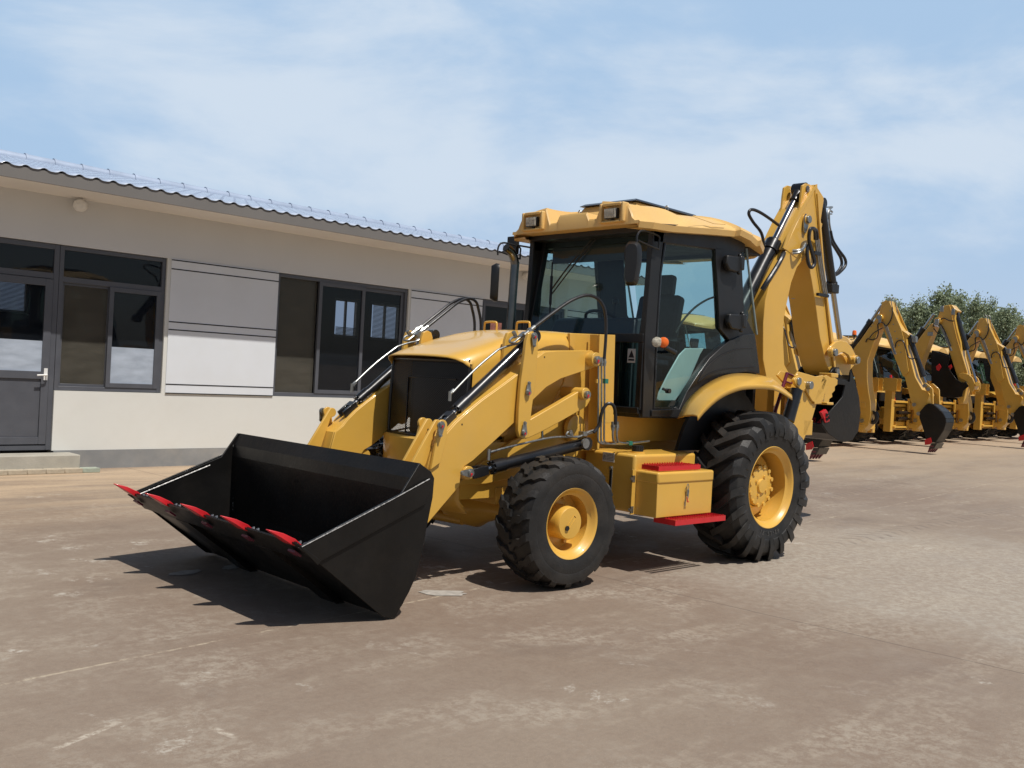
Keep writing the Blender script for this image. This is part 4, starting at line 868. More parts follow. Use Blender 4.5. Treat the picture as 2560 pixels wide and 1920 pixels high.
def cushion(c, sz, rot=0, name='cushion', par=None):
    mb = MB().box(c, sz, Matrix.Rotation(rad(rot), 3, 'Y')); o = mb.build(name, 'seat', par, bev=min(sz)*.32, ang=70); o.modifiers['bevel'].segments = 5; return o
sxx = .20
seat = cushion((sxx+.18, 0, 1.62), (.48, .48, .12), -4, 'seat', cab)
cushion((sxx-.07, 0, 1.93), (.12, .46, .56), -12, 'backrest', cab); cushion((sxx-.13, 0, 2.30), (.09, .25, .19), -6, 'headrest', cab)
MB().cyl((sxx-.12, -.06, 2.1), (sxx-.13, -.06, 2.3), .007).cyl((sxx-.12, .06, 2.1), (sxx-.13, .06, 2.3), .007).cyl((sxx+.15, 0, 1.2), (sxx+.15, 0, 1.6), .11).build('seat_base', 'plastic', cab)
for s_ in (-1, 1): MB().box((sxx+.12, s_*.30, 1.80), (.34, .05, .04)).box((sxx-.02, s_*.30, 1.72), (.06, .05, .2)).build('armrest', 'interior', cab, bev=.01)
MB().cyl((.55, .35, 1.25), (.6, .36, 1.85), .012).cyl((.6, .36, 1.83), (.61, .36, 1.88), .025).bb((-.35, .3, 1.3), (-.1, .55, 1.75)).bb((-.38, -.55, 1.3), (-.1, -.3, 1.7)).build('console', 'interior', cab, bev=.01)
# wiper
wp = MB().tube([(ut+.02, -.02, wst-.02), (1.045, -.24, 2.40), (1.085, -.42, 2.17)], .007, sm=3).tube([(ut+.02, .02, wst-.02), (1.05, -.20, 2.38), (1.09, -.40, 2.14)], .006, sm=3)
wb0 = Vector((1.045, -.46, 2.42)); wb1 = Vector((1.135, -.37, 1.92)); wp.cyl(wb0, wb1, .007).cyl(wb0.lerp(wb1, .25), wb0.lerp(wb1, .75), .012); wp.build('wiper', 'plastic', cab)
# mirrors
def mirror(s_):
    hv = .70*s_
    t0 = Vector((.93, .70*s_, 2.58)); t1 = Vector((.93, .70*s_, 2.42))
    c = Vector((1.15, .55*s_, 2.33)) if s_ > 0 else Vector((1.25, -.82, 2.24))
    loop = [onv('D', *k_, .72) for k_ in ((945, 420), (947, 365), (962, 332), (990, 322), (1040, 335), (1098, 362), (1100, 400), (1098, 455))]
    bar = [onv('D', *k_, .72) for k_ in ((955, 390), (1020, 420), (1098, 452))]
    if s_ < 0: loop = [Vector((p.x-.0, -p.y-.12, p.z)) for p in loop]; bar = [Vector((p.x, -p.y-.12, p.z)) for p in bar]; c = loop[0]+Vector((0, 0, -.24))
    else: c = onv('D', 915, 552, .72)
    m_ = MB().tube(loop, .008, sm=3).tube(bar, .007, sm=2).build('mirror_arm', 'plastic', ML)
    b_ = MB(); n_ = Vector((-.75, -.35*s_ if s_ > 0 else .66, 0)).normalized(); b_rot = Matrix((Vector((n_.x, n_.y, 0)), Vector((-n_.y, n_.x, 0)), Vector((0, 0, 1)))).transposed()
    pts = []
    for k in range(24):
        a_ = k/24*2*math.pi; cx, cz = math.cos(a_), math.sin(a_)
        px = .066*(abs(cx)**.55)*(1 if cx > 0 else -1)*(1.0 if cz > 0 else .86); pz = .165*(abs(cz)**.5)*(1 if cz > 0 else -1); pts.append((px, pz))
    fr_ = [c+b_rot@Vector((.02, px, pz)) for px, pz in pts]; mid = [c+b_rot@Vector((-.01, px*1.04, pz*1.02)) for px, pz in pts]; bk_ = [c+b_rot@Vector((-.05, px*.7, pz*.88)) for px, pz in pts]
    vs = fr_+mid+bk_; n2 = 24
    b_.add(vs, [(i, (i+1) % n2, n2+(i+1) % n2, n2+i) for i in range(n2)]+[(n2+i, n2+(i+1) % n2, 2*n2+(i+1) % n2, 2*n2+i) for i in range(n2)]+[tuple(range(2*n2, 3*n2)), tuple(range(n2-1, -1, -1))])
    o = b_.build('mirror_housing', 'plastic', m_, ang=45)
    MB().add([c+b_rot@Vector((.021, px*.9, pz*.94)) for px, pz in pts], [tuple(range(24))]).build('mirror_glass', 'chrome', m_)
mirror(1); mirror(-1)
MB().bb((1.10, -.95, 2.50), (1.14, -.83, 2.66)).tube([(1.1, -.67, 2.55), (1.12, -.84, 2.58)], .008).build('camera_box', 'plastic', cab, bev=.004)
# indicator on its stalk
ic = onv('D', 1130, 1095, .80)
il = MB().lathe([(-.02, .022), (-.015, .038), (.0, .042), (.014, .038), (.022, .024), (.024, 0)], ic, (.75, .6, 0), 20).build('indicator_lamp', 'orange', ML)
il.scale = (1, 1, 1)
MB().lathe([(-.015, .024), (-.01, .039), (.008, .040), (.016, .024), (.018, 0)], ic+Vector((.04, -.032, .0)), (.75, .6, 0), 20).build('clear_lens', 'lens', il)
MB().cyl(ic+Vector((-.03, -.02, -.03)), onv('D', 1205, 1165, .78), .016, .022, n=12).cyl(onv('D', 1205, 1165, .78), onv('D', 1215, 1160, .69), .012).build('lamp_stalk', 'plastic', il)
# roof cap
def roof_edge(u): # half width and lower edge height
    for (a, w0, z0), (b_, w1, z1) in zip(RE, RE[1:]):
        if u >= b_: t = (a-u)/(a-b_) if a != b_ else 0; return w0+(w1-w0)*t, z0+(z1-z0)*t
    return RE[-1][1:]
RE = [(1.30, .70, 2.64), (1.22, .78, 2.635), (1.0, .80, 2.64), (.7, .79, 2.67), (.4, .785, 2.70), (.12, .775, 2.725), (.10, .815, 2.735), (-.1, .80, 2.715), (-.12, .79, 2.71), (-.22, .78, 2.685), (-.24, .80, 2.695), (-.42, .72, 2.655), (-.54, .55, 2.63), (-.60, .3, 2.62)]
def sst(x, a, b_): t = max(0, min(1, (x-a)/(b_-a))); return t*t*(3-2*t)
def roof_z(u, v_):
    hw_, ze = roof_edge(u); s_ = abs(v_)/hw_
    crown = .155*(1-max(0, s_)**2.6)*(1-.35*sst(-u, .1, .65))*(1-.38*sst(u, .5, 1.15))
    z = ze+.03+crown*(1 if True else 0)
    av = abs(v_); fr_ = sst(u, .55, .95)
    pod = sst(av, .255, .31)*(1-sst(av, .57, .66)); z += fr_*(.085*pod)
    val = sst(av, .15, .18)*(1-sst(av, .26, .31)); z -= fr_*.055*val
    z -= fr_*.06*sst(av, .60, .70)*(1-sst(av, .78, .80)*.5)
    hump = (sst(u, -.02, .1) if 0 else 0)
    return z
us = [1.30, 1.27, 1.22, 1.15, 1.08, 1.0, .92, .84, .76, .68, .6, .5, .4, .28, .16, .12, .10, .03, -.05, -.1, -.12, -.18, -.22, -.24, -.3, -.36, -.42, -.48, -.54, -.58, -.60]
rows = []
for u in us:
    hw_, ze = roof_edge(u); r_ = []
    vs_ = sorted(set([round(x_*hw_, 4) for x_ in (-1, -.985, -.95, -.9, -.85)]+[round(-x_*hw_, 4) for x_ in (-1, -.985, -.95, -.9, -.85)]+[x_ for x_ in (-.66, -.62, -.58, -.5, -.4, -.31, -.28, -.255, -.18, -.165, -.15, 0, .15, .165, .18, .255, .28, .31, .4, .5, .58, .62, .66)])) if hw_ > .68 else [hw_*(-1+2*i/32) for i in range(33)]
    vs_ = vs_[:33] if len(vs_) >= 33 else vs_+[vs_[-1]]*(33-len(vs_))
    for v_ in vs_:
        fr2 = roof_z(u, v_) if abs(v_) < hw_*.999 else ze+.012
        r_.append(Vector((u, v_, fr2)))
    rows.append(r_)
top = MB().grid(rows)
front = rows[0]; fl2 = [Vector((p.x+.015, p.y, 2.635)) for p in front]; fl3 = [Vector((p.x-.25, p.y*.8, 2.645)) for p in front]
mid = [Vector((p.x+.012, p.y, max(2.66, p.z-.02))) for p in front]
top.grid([front, mid, fl2, fl3])
for s_ in (0, -1):
    edge = [r_[s_] for r_ in rows]; low = [Vector((p.x, p.y*.985, roof_edge(p.x)[1]-.035)) for p in edge]; inn_ = [Vector((p.x, p.y*.80, roof_edge(p.x)[1]-.03)) for p in edge]
    top.grid([edge, low, inn_])
bk2 = rows[-1]; top.grid([bk2, [Vector((p.x+.01, p.y, 2.60)) for p in bk2], [Vector((p.x+.2, p.y*.8, 2.61)) for p in bk2]])
roof = top.build('cab_roof', 'yellow2', ML, ang=32)
MB().bb((-.45, -.66, 2.60), (1.15, .66, 2.655)).build('roof_underside', 'plastic', roof)
hz0 = roof_z(.5, 0)
MB().hexa([(.92, -.33, hz0-.06), (.92, .33, hz0-.06), (-.02, .33, hz0-.06), (-.02, -.33, hz0-.06)], [(.86, -.29, hz0+.035), (.86, .29, hz0+.035), (.04, .29, hz0+.02), (.04, -.29, hz0+.02)]).build('hatch_base', 'yellow2', roof, bev=.01)
MB().hexa([(.90, -.32, hz0+.036), (.90, .32, hz0+.036), (.0, .32, hz0+.021), (.0, -.32, hz0+.021)], [(.86, -.29, hz0+.06), (.86, .29, hz0+.06), (.04, .29, hz0+.05), (.04, -.29, hz0+.05)]).build('roof_hatch', 'black', roof, bev=.006)
for p in ((1.12, -.10, roof_z(1.12, -.1)), (.62, .42, roof_z(.62, .42))):
    p = Vector(p); MB().lathe([(-.02, .018), (.0, .018), (.02, .008)], p, (0, 0, 1), 12).tube([p+Vector((0, -.012, .01)), p+Vector((0, -.014, .05)), p+Vector((0, 0, .065)), p+Vector((0, .014, .05)), p+Vector((0, .012, .01))], .005, sm=3).build('lifting_eye', 'steel', roof)
for s_ in (-1, 1):
    pc = Vector((1.30, s_*.44, 2.725))
    rc_ = MB(); y0_, y1_ = s_*.44-.125, s_*.44+.125
    rc_.bb((1.27, y0_, 2.655), (1.345, y0_+.028, 2.81)).bb((1.27, y1_-.028, 2.655), (1.345, y1_, 2.81)).bb((1.27, y0_+.028, 2.785), (1.345, y1_-.028, 2.811)).bb((1.27, y0_+.028, 2.654), (1.345, y1_-.028, 2.672)); rc_.build('lamp_recess', 'yellow2', roof, bev=.010)
    wlm = MB().box(pc+Vector((.03, 0, 0)), (.045, .125, .082), Matrix.Rotation(rad(6), 3, 'Y')).box(pc+Vector((.02, 0, -.05)), (.02, .03, .03)).build('work_light', 'plastic', roof, bev=.006)
    MB().box(pc+Vector((.054, 0, 0)), (.006, .112, .07), Matrix.Rotation(rad(6), 3, 'Y')).build('lens', 'lens', wlm)
    gl_ = MB()
    for k in range(7): gl_.box(pc+Vector((.0585, -.05+k*.0167, 0)), (.002, .003, .07), Matrix.Rotation(rad(6), 3, 'Y'))
    for k in range(3): gl_.box(pc+Vector((.0585, 0, -.02+k*.02)), (.002, .11, .003), Matrix.Rotation(rad(6), 3, 'Y'))
    gl_.build('lens_rib', 'label', wlm)
both(MB().tube([(.75, .788, 2.765), (.48, .80, 2.745), (.30, .79, 2.765)], .003, sm=1), 'roof_emblem', 'yellow2', roof)
# ---------------------------------------------------------------- rear fender
fi = [onv('D', *k_, .74) for k_ in ((1228, 1622), (1290, 1505), (1400, 1400), (1550, 1325), (1700, 1310), (1850, 1335), (1890, 1352), (2015, 1468))]
fo = [onv('D', *k_, 1.08) for k_ in ((1365, 1608), (1420, 1545), (1505, 1470), (1600, 1420), (1700, 1395), (1850, 1395), (1930, 1415), (2018, 1470))]
rows = []
for a, b_ in zip(fi, fo):
    rows.append([a, a.lerp(b_, .35)+Vector((0, 0, .01)), a.lerp(b_, .75)+Vector((0, 0, .012)), a.lerp(b_, .95)+Vector((0, 0, .004)), b_, b_+Vector((0, .004, -.03))])
def sm_rows(rows):
    out = []
    for i in range(len(rows)-1):
        p0, p1, p2, p3 = rows[max(i-1, 0)], rows[i], rows[i+1], rows[min(i+2, len(rows)-1)]
        for k in range(5):
            t = k/5; out.append([.5*((2*b_)+(c_-a_)*t+(2*a_-5*b_+4*c_-d_)*t*t+(3*b_-a_-3*c_+d_)*t**3) for a_, b_, c_, d_ in zip(p0, p1, p2, p3)])
    return out+[rows[-1]]
both(MB().grid(sm_rows(rows)), 'rear_fender', 'yellow', ML, solid_=.006, ang=50)
both(MB().plate([Vector((.62*math.cos(t)*1.12+.08, .72, .60+.62*math.sin(t)*1.35)) for t in [rad(20+k*14) for k in range(11)]], (0, .03, 0)), 'wheel_arch', 'plastic', ML)
# ---------------------------------------------------------------- tank, toolbox and steps (left) and battery box (right)
tv = .885; a_ = onv('C', 1350, 655, tv); b_ = onv('C', 1765, 670, tv); c_ = onv('C', 1340, 1058, tv)
tank = MB().bb((.66, .38, c_.z), (a_.x, tv, a_.z)).build('fuel_tank', 'yellow', ML, bev=.022); tank.modifiers['bevel'].segments = 4
cp = on('C', 1365, 612, 2, a_.z+.0); cpx = Vector((1.18, .62, a_.z)); 
cpx = on('C', 1365, 640, 2, a_.z)
MB().cyl(cpx+Vector((0, 0, -.002)), cpx+Vector((0, 0, .01)), .055, n=28).build('cap_flange', 'yellow', tank)
cc = MB().cyl(cpx+Vector((0, 0, .01)), cpx+Vector((0, 0, .055)), .04, n=28)
for k in range(14): a2 = k/14*2*math.pi; cc.cyl(cpx+Vector((.04*math.cos(a2), .04*math.sin(a2), .012)), cpx+Vector((.04*math.cos(a2), .04*math.sin(a2), .053)), .005, n=6)
cc.build('filler_cap', 'plastic', tank)
fx = a_.x+.0035
lb = MB().bb((fx-.003, .57, .80), (fx, .685, .87)).build('tank_label', 'label', tank)
lm = MB()
for z_ in (.858, .847, .836, .825, .814): lm.bb((fx, .61 if z_ < .85 else .60, z_-.0015), (fx+.0006, .68, z_+.0015))
for (y0, z0, y1, z1) in ((.578, .815, .581, .848), (.600, .815, .603, .848), (.578, .815, .603, .818), (.589, .825, .592, .855), (.584, .840, .597, .843)): lm.bb((fx, y0, z0), (fx+.0006, y1, z1))
lm.build('label_print', 'groove', lb)
lg_ = MB().bb((fx-.003, .645, .50), (fx, .675, .77)).build('level_gauge', 'steel', tank, bev=.002); MB().bb((fx+.0002, .652, .53), (fx+.004, .668, .74)).build('gauge_glass', 'black', lg_)
MB().cyl((fx-.01, .66, .755), (fx+.012, .66, .755), .012, n=10).cyl((fx-.01, .66, .515), (fx+.012, .66, .515), .012, n=10).build('gauge_bolt', 'steel', lg_)
bv = 1.105; x0 = onv('C', 1512, 850, bv).x; x1 = onv('C', 1890, 850, bv).x; zb_ = onv('C', 1700, 1070, bv).z-.005; zt2 = onv('C', 1700, 850, bv).z; ztt = onv('C', 1700, 770, bv).z
tb = MB().bb((x1, tv+.003, zb_), (x0, bv-.008, zt2+.02)).build('toolbox', 'yellow', ML, bev=.004)
ld = MB().bb((x1-.006, tv+.002, zt2-.0), (x0+.006, bv, ztt)).build('toolbox_lid', 'yellow', tb, bev=.018); ld.modifiers['bevel'].segments = 4
lc0 = onv('C', 1715, 855, bv+.008); lt2 = MB().tube([lc0, lc0+Vector((-.012, 0, -.02)), lc0+Vector((-.008, 0, -.045)), lc0+Vector((.008, 0, -.045)), lc0+Vector((.012, 0, -.02)), lc0], .003, sm=3).box(lc0+Vector((0, -.002, -.07)), (.02, .012, .05)).tube([lc0+Vector((-.008, .004, -.05)), lc0+Vector((0, .006, -.10)), lc0+Vector((.006, .006, -.11))], .004, sm=2).tube([lc0+Vector((.01, -.006, -.12)), lc0+Vector((.01, -.006, -.17)), lc0+Vector((.018, -.006, -.17)), lc0+Vector((.018, -.006, -.12))], .002, sm=1)
lt2.build('latch', 'steel', tb); MB().tube([lc0+Vector((.012, .006, -.10)), lc0+Vector((.006, .008, -.135)), lc0+Vector((-.008, .008, -.135))], .004, sm=3).build('latch_tip', 'red', tb)
hg = MB()
for z_ in (.70, .47): hg.box((x0+.03, tv+.006, z_), (.03, .012, .05)).cyl((x0+.055, tv+.0, z_), (x0+.055, tv+.02, z_), .01, n=6)
hg.build('box_bracket', 'steel', tb)
MB().bb((x0+.001, tv+.0035, zb_), (x0+.045, tv+.01, ztt)).build('mounting_flange', 'yellow', tb)
def tread(xa, xb, ya, yb, z_, th, par, name='step_tread'):
    mb = MB().bb((xa, ya, z_-th), (xb, ya+.006, z_)).bb((xa, yb-.006, z_-th), (xb, yb, z_)).bb((xa, ya+.006, z_-th), (xa+.006, yb-.006, z_)).bb((xb-.006, ya+.006, z_-th), (xb, yb-.006, z_))
    n_ = int((xb-xa)/.03)
    for k in range(1, n_):
        x_ = xa+k*(xb-xa)/n_; mb.bb((x_-.004, ya+.006, z_-th*.8), (x_+.004, yb-.006, z_-.002))
        mb.cyl((x_, ya+.004, z_), (x_, ya+.004, z_+.008), .006, n=6).cyl((x_, yb-.004, z_), (x_, yb-.004, z_+.008), .006, n=6).cyl((x_+.012, (ya+yb)/2, z_-.004), (x_+.012, (ya+yb)/2, z_+.006), .006, n=6)
    for k in range(1, 4): y_ = ya+k*(yb-ya)/4; mb.bb((xa+.006, y_-.003, z_-th*.8+.001), (xb-.006, y_+.003, z_-.003))
    return mb.build(name, 'red', par)
tread(x1+.14, x0-.03, tv+.03, bv-.03, ztt+.042, .035, tb)
tread(x1-.05, x0-.10, 1.0, 1.20, .425, .04, ML, 'lower_step')
MB().bb((x1+.1, .9, .405), (x1+.13, 1.02, .42)).bb((x0-.2, .9, .405), (x0-.17, 1.02, .42)).build('step_bracket', 'yellow', ML)
MB().bb((.66, -.885, c_.z), (a_.x, -.38, a_.z)).build('battery_box', 'yellow', ML, bev=.02)
# ---------------------------------------------------------------- backhoe at the rear
HV = .15
def box_beam(name, m, pts_seq, par, hv=HV, bev=.006, v=None):
    pts = poly(v if v is not None else hv, 1, *pts_seq); return MB().plate(pts, (0, -2*hv, 0)).build(name, m, par, bev=bev)
boom = box_beam('boom', 'yellow', ('F', (500, 215), (440, 260), (400, 330), (360, 410), (318, 490), (272, 585), (248, 680), (237, 800), (235, 1000), (250, 1080), (265, 1180), (258, 1300), (300, 1370), (352, 1350), (395, 1250), (405, 1150), (385, 1090), (352, 1030), (345, 900), (350, 770), (368, 680), (390, 580), (420, 500), (480, 420), (545, 330), (560, 260)), ML)
# boom cylinder rising from the swing frame beside the cab to the dipper horn
dc0 = Vector((onv('F', 95, 760, 0).x, 0, onv('F', 95, 760, 0).z)); dc1 = onv('F', 437, 75, 0)
dcy = cylinder(dc0, dc1, .075, .038, .56, ML, 'dipper_cylinder', clevis=False, gl=.12)
MB().cyl((dc1.x, -.07, dc1.z), (dc1.x, .07, dc1.z), .07, n=24).cyl(dc1, dc1.lerp(dc0, .1), .055).build('rod_eye', 'black', dcy)
# dipper: tall box with a wide pair of head plates
head = ('F', (390, 62), (372, 130), (362, 200), (372, 225), (430, 190), (460, 240))
dip = box_beam('dipper', 'yellow', ('F', (532, 44), (500, 95), (470, 160), (430, 235), (395, 310), (357, 400), (415, 445), (470, 440), (482, 480), (500, 570), (520, 690), (545, 880), (575, 1010), (605, 1090), (632, 1060), (620, 960), (608, 840), (580, 700), (560, 500), (548, 350), (546, 280), (548, 250)), ML, hv=.155)
fn_ = poly(.165, 1, 'F', (522, 48), (565, 115), (566, 135), (556, 200), (545, 280), (533, 230), (520, 100))
for nm, pl_ in (('flange', fn_),): MB().plate(pl_, (0, -.02, 0)).plate([p-Vector((0, .31, 0)) for p in pl_], (0, -.02, 0)).build(nm, 'yellow', dip, bev=.004)
hp = poly(.10, 1, 'F', (452, 52), (470, 40), (490, 45), (500, 52), (528, 46), (505, 110), (440, 230), (425, 310), (380, 330), (410, 240), (438, 170), (445, 100))
MB().plate(hp, (0, -.025, 0)).build('horn_plate', 'yellow', dip, bev=.004); MB().plate([p-Vector((0, .24, 0)) for p in hp], (0, .025, 0)).build('horn_plate', 'yellow', dip, bev=.004)
tb_ = poly(.168, 1, 'F', (532, 44), (527, 60), (420, 250), (380, 330), (355, 400), (347, 392), (370, 320), (410, 240), (500, 80))
MB().plate(tb_, (0, -.012, 0)).build('edge_plate', 'yellow', dip)
rib = poly(.158, 1, 'F', (522, 95), (528, 95), (545, 300), (558, 470), (576, 640), (612, 900), (624, 1060), (616, 1060), (560, 560), (536, 300))
MB().plate(rib, (0, .022, 0)).build('side_rib', 'yellow', dip, bev=.003)
q = onv('F', 478, 70, .105); MB().cyl(q, q+Vector((0, .006, 0)), .034, n=20).build('pin', 'frameg', dip)
def bigpin(v, x, y, val, r, par, m='steel'):
    p = onv(v, x, y, val); MB().cyl(p-Vector((0, .03, 0)), p+Vector((0, .02, 0)), r*1.35, n=24).build('boss', 'yellow', par, bev=.004)
    MB().cyl(p+Vector((0, .02, 0)), p+Vector((0, .045, 0)), r, n=20).build('pin', m, par, bev=.002)
bigpin('F', 470, 238, .165, .04, dip)
q = onv('F', 470, 240, .17); MB().plate([q+Vector((a, 0, b_)) for a, b_ in ((.05, .02), (.03, .06), (-.03, .06), (-.045, .0), (-.02, -.09), (.01, -.14), (.045, -.13), (.06, -.06))], (0, .012, 0)).build('lock_plate', 'steel', dip)
# bucket cylinder behind the dipper
bc0 = onv('F', 556, 130, 0); bc1 = onv('F', 655, 900, 0); bc0 = Vector((bc0.x-.10, 0, bc0.z-.1))
bcy = cylinder(onv('F', 548, 150, 0), bc1, .052, .03, .63, ML, 'bucket_cylinder', clevis=False)
# hoses and pipes
hs = MB()
for k in range(3): hs.tube([onv('F', 520+9*k, 345, .18), onv('F', 535+9*k, 450, .18), onv('F', 562+9*k, 620, .18), onv('F', 570+9*k, 660, .18)], .009, sm=3)
hs.build('hydraulic_line', 'steel', dip)
MB().box(onv('F', 528, 422, .185), (.13, .03, .035)).box(onv('F', 560, 650, .19), (.22, .03, .03)).parts('clamp', 'plastic', dip)
for dx in (0, 12): MB().tube([onv('F', 518+dx, 345, .19), onv('F', 515+dx, 300, .22), onv('F', 500+dx*.6, 284, .24), onv('F', 487+dx*.4, 300, .24), onv('F', 484+dx*.3, 350, .22), onv('F', 500+dx*.5, 420, .21), onv('F', 513+dx*.4, 470, .21), onv('F', 500+dx*.2, 500, .21), onv('F', 482+dx*.3, 480, .2), onv('F', 473+dx*.3, 420, .2), onv('F', 480+dx*.2, 375, .2)], .016, sm=5).build('hose', 'hose', dip)
for k in range(2): MB().tube([onv('F', 395, 408+14*k, .17), onv('F', 430, 405+12*k, .22), onv('F', 450, 395+4*k, .22), onv('F', 465, 368+10*k, .2)], .014, sm=4).build('fitting', 'steel', dip)
for dx in (0, 13):
    MB().tube([onv('F', 590+dx, 300, -.02), onv('F', 602+dx, 350, -.02), onv('F', 632+dx, 400, -.02), onv('F', 660+dx*1.6, 450, -.02), onv('F', 662+dx*1.6, 490, -.02), onv('F', 635+dx, 530, -.02), onv('F', 600+dx, 550, -.02), onv('F', 585+dx, 590, -.02)], .017, sm=5).build('hose', 'hose', bcy)
    MB().tube([onv('F', 612, 170+2*dx, -.05), onv('F', 592+dx*.4, 190, -.02), onv('F', 583+dx, 250, -.02), onv('F', 592+dx, 305, -.02)], .011, sm=4).tube([onv('F', 562, 172+3*dx, -.02), onv('F', 610, 168+3*dx, -.05)], .008).build('pipe', 'steel', bcy)
MB().box(onv('F', 605, 615, -.0), (.16, .12, .10)).build('port_block', 'plastic', bcy, bev=.01)
MB().tube([onv('F', 240, 380, 0), onv('F', 225, 310, 0), onv('F', 180, 250, 0), onv('F', 157, 205, 0), onv('F', 175, 183, 0), onv('F', 230, 205, 0), onv('F', 320, 268, 0)], .016, sm=5).build('hose', 'hose', dcy)
MB().tube([onv('F', 355, 395, .06), onv('F', 340, 440, .16), onv('F', 300, 510, .16), onv('F', 255, 580, .15), onv('F', 230, 620, .12)], .024, sm=5).build('hose', 'hose', dcy)
MB().tube([onv('F', 400, 560, -.1), onv('F', 408, 620, -.1), onv('F', 425, 720, -.1)], .012).tube([onv('F', 408, 560, -.13), onv('F', 416, 620, -.13), onv('F', 433, 720, -.13)], .012).box(onv('F', 412, 660, -.1), (.1, .04, .05)).build('hydraulic_line', 'steel', boom)
# link work and bucket
lka = poly(.22, 1, 'S', (660, 492), (635, 470), (625, 420), (650, 370), (700, 325), (755, 310), (820, 325), (870, 380), (905, 450), (932, 520), (920, 560), (890, 570), (870, 540), (835, 470), (790, 440), (755, 440), (710, 470))
lka_o = MB().plate(lka, (0, -.035, 0)).plate([p-Vector((0, .40, 0)) for p in lka], (0, -.035, 0)).parts('guide_link', 'yellow', ML, bev=.006)
bigpin('S', 662, 440, .235, .04, lka_o); bigpin('S', 907, 525, .235, .04, lka_o)
MB().cyl((onv('S', 905, 525, .2).x, -.2, onv('S', 905, 525, .2).z), (onv('S', 905, 525, .2).x, .2, onv('S', 905, 525, .2).z), .05).build('cross_tube', 'yellow', lka_o)
bl_ = poly(.13, 1, 'S', (905, 480), (870, 440), (800, 440), (700, 480), (690, 620), (660, 640), (760, 745), (835, 772), (850, 640), (920, 560))
MB().plate(bl_, (0, -.26, 0)).build('bucket_link', 'yellow', ML, bev=.008)
er = poly(.20, 1, 'S', (640, 660), (670, 610), (705, 600), (735, 625), (745, 680), (745, 740), (650, 720))
BW = .30
sp2 = poly(BW, 1, 'S', (850, 765), (800, 745), (700, 735), (715, 790), (800, 800), (770, 930), (640, 1080), (560, 1160), (545, 1225), (620, 1330), (720, 1402), (800, 1420), (880, 1398), (945, 1290), (968, 1100), (950, 930), (915, 790), (880, 690), (860, 650))
bkt = MB().plate(er, (0, -.03, 0)).plate([p-Vector((0, .37, 0)) for p in er], (0, -.03, 0)).bb((er[3].x-.02, -.19, er[3].z-.02), (er[3].x+.02, .19, er[3].z+.02)).build('backhoe_bucket', 'bucket', ML, bev=.004)
sdp = MB().plate(sp2, (0, -.02, 0)).plate([p-Vector((0, 2*BW-.02, 0)) for p in sp2], (0, -.02, 0)).parts('side_plate', 'bucket', bkt, bev=.004)
curve = poly(BW-.02, 1, 'S', (700, 735), (850, 762), (880, 690), (915, 790), (950, 930), (966, 1100), (943, 1290), (878, 1395), (800, 1415), (720, 1398), (620, 1328), (548, 1228))
cs = MB()
for a, b_ in zip(curve[1:], curve[2:]):
    d = (b_-a).normalized(); n_ = d.cross(Vector((0, 1, 0)))*.014
    cs.plate([a, b_, b_+n_, a+n_], (0, -(2*BW-.04), 0))
cs.plate([curve[0], curve[1], curve[1]+Vector((0, 0, .02)), curve[0]+Vector((0, 0, .02))], (0, -(2*BW-.04), 0)); cs.build('bucket_shell', 'bucket', bkt)
q = onv('S', 705, 652, .215); MB().cyl(q, q+Vector((0, .02, 0)), .035).build('pin', 'steel', bkt)
ql = onv('S', 560, 1190, 0)
for k in range(5):
    v_ = -.24+.12*k; p = Vector((ql.x, v_, ql.z)); d = Vector((.75, 0, -.25)).normalized()
    MB().hexa([p+Vector((0, -.03, .03)), p+Vector((0, .03, .03)), p+Vector((0, .03, -.03)), p+Vector((0, -.03, -.03))], [p+d*.18+Vector((0, -.012, .005)), p+d*.18+Vector((0, .012, .005)), p+d*.18+Vector((0, .012, -.005)), p+d*.18+Vector((0, -.012, -.005))]).build('tooth', 'red', bkt)
sc2 = poly(BW+.012, 1, 'S', (590, 1062), (610, 1090), (612, 1120), (632, 1150), (628, 1195), (590, 1212), (575, 1190), (570, 1160), (540, 1095))
scu = MB().plate(sc2, (0, -.03, 0)).build('side_cutter', 'red', bkt, bev=.003)
MB().cyl(onv('S', 592, 1125, BW+.012), onv('S', 592, 1125, BW+.02), .02).cyl(onv('S', 617, 1155, BW+.012), onv('S', 617, 1155, BW+.02), .018).cyl(onv('S', 598, 1170, BW+.012), onv('S', 598, 1170, BW+.02), .018).build('bolt_hole', 'groove', scu)
# swing post, rear frame, stabilisers
MB().bb((-1.02, -.72, .42), (-.80, .72, .62)).bb((-1.02, -.95, 1.02), (-.86, .95, 1.16)).bb((-1.0, -.12, .45), (-.8, .12, 1.15)).bb((-1.28, -.14, .48), (-1.02, .14, .60)).bb((-1.28, -.14, .95), (-1.02, .14, 1.1)).cyl((-1.22, 0, .42), (-1.22, 0, 1.2), .09).build('rear_frame', 'yellow', ML, bev=.006)
SV = .95
leg = poly(SV, 1, 'S', (240, 830), (330, 850), (400, 900), (440, 975), (488, 1005), (440, 1170), (330, 1445), (190, 1445), (240, 1200), (310, 990), (280, 870))
sl1 = MB().plate(leg, (0, -.14, 0)).build('stabiliser_leg', 'yellow', ML, bev=.006)
tp = poly(SV+.02, 1, 'S', (255, 700), (290, 650), (480, 705), (560, 690), (600, 740), (560, 860), (470, 990), (440, 970), (370, 850), (330, 790))
MB().plate(tp, (0, -.02, 0)).plate([p-Vector((0, .18, 0)) for p in tp], (0, -.02, 0)).build('top_plate', 'yellow', sl1, bev=.004)
ep = poly(SV+.05, 1, 'S', (240, 740), (260, 712), (295, 703), (330, 718), (355, 770), (370, 830), (350, 860), (320, 855), (265, 800))
MB().plate(ep, (0, -.028, 0)).build('pivot_ear', 'yellow', sl1, bev=.005)
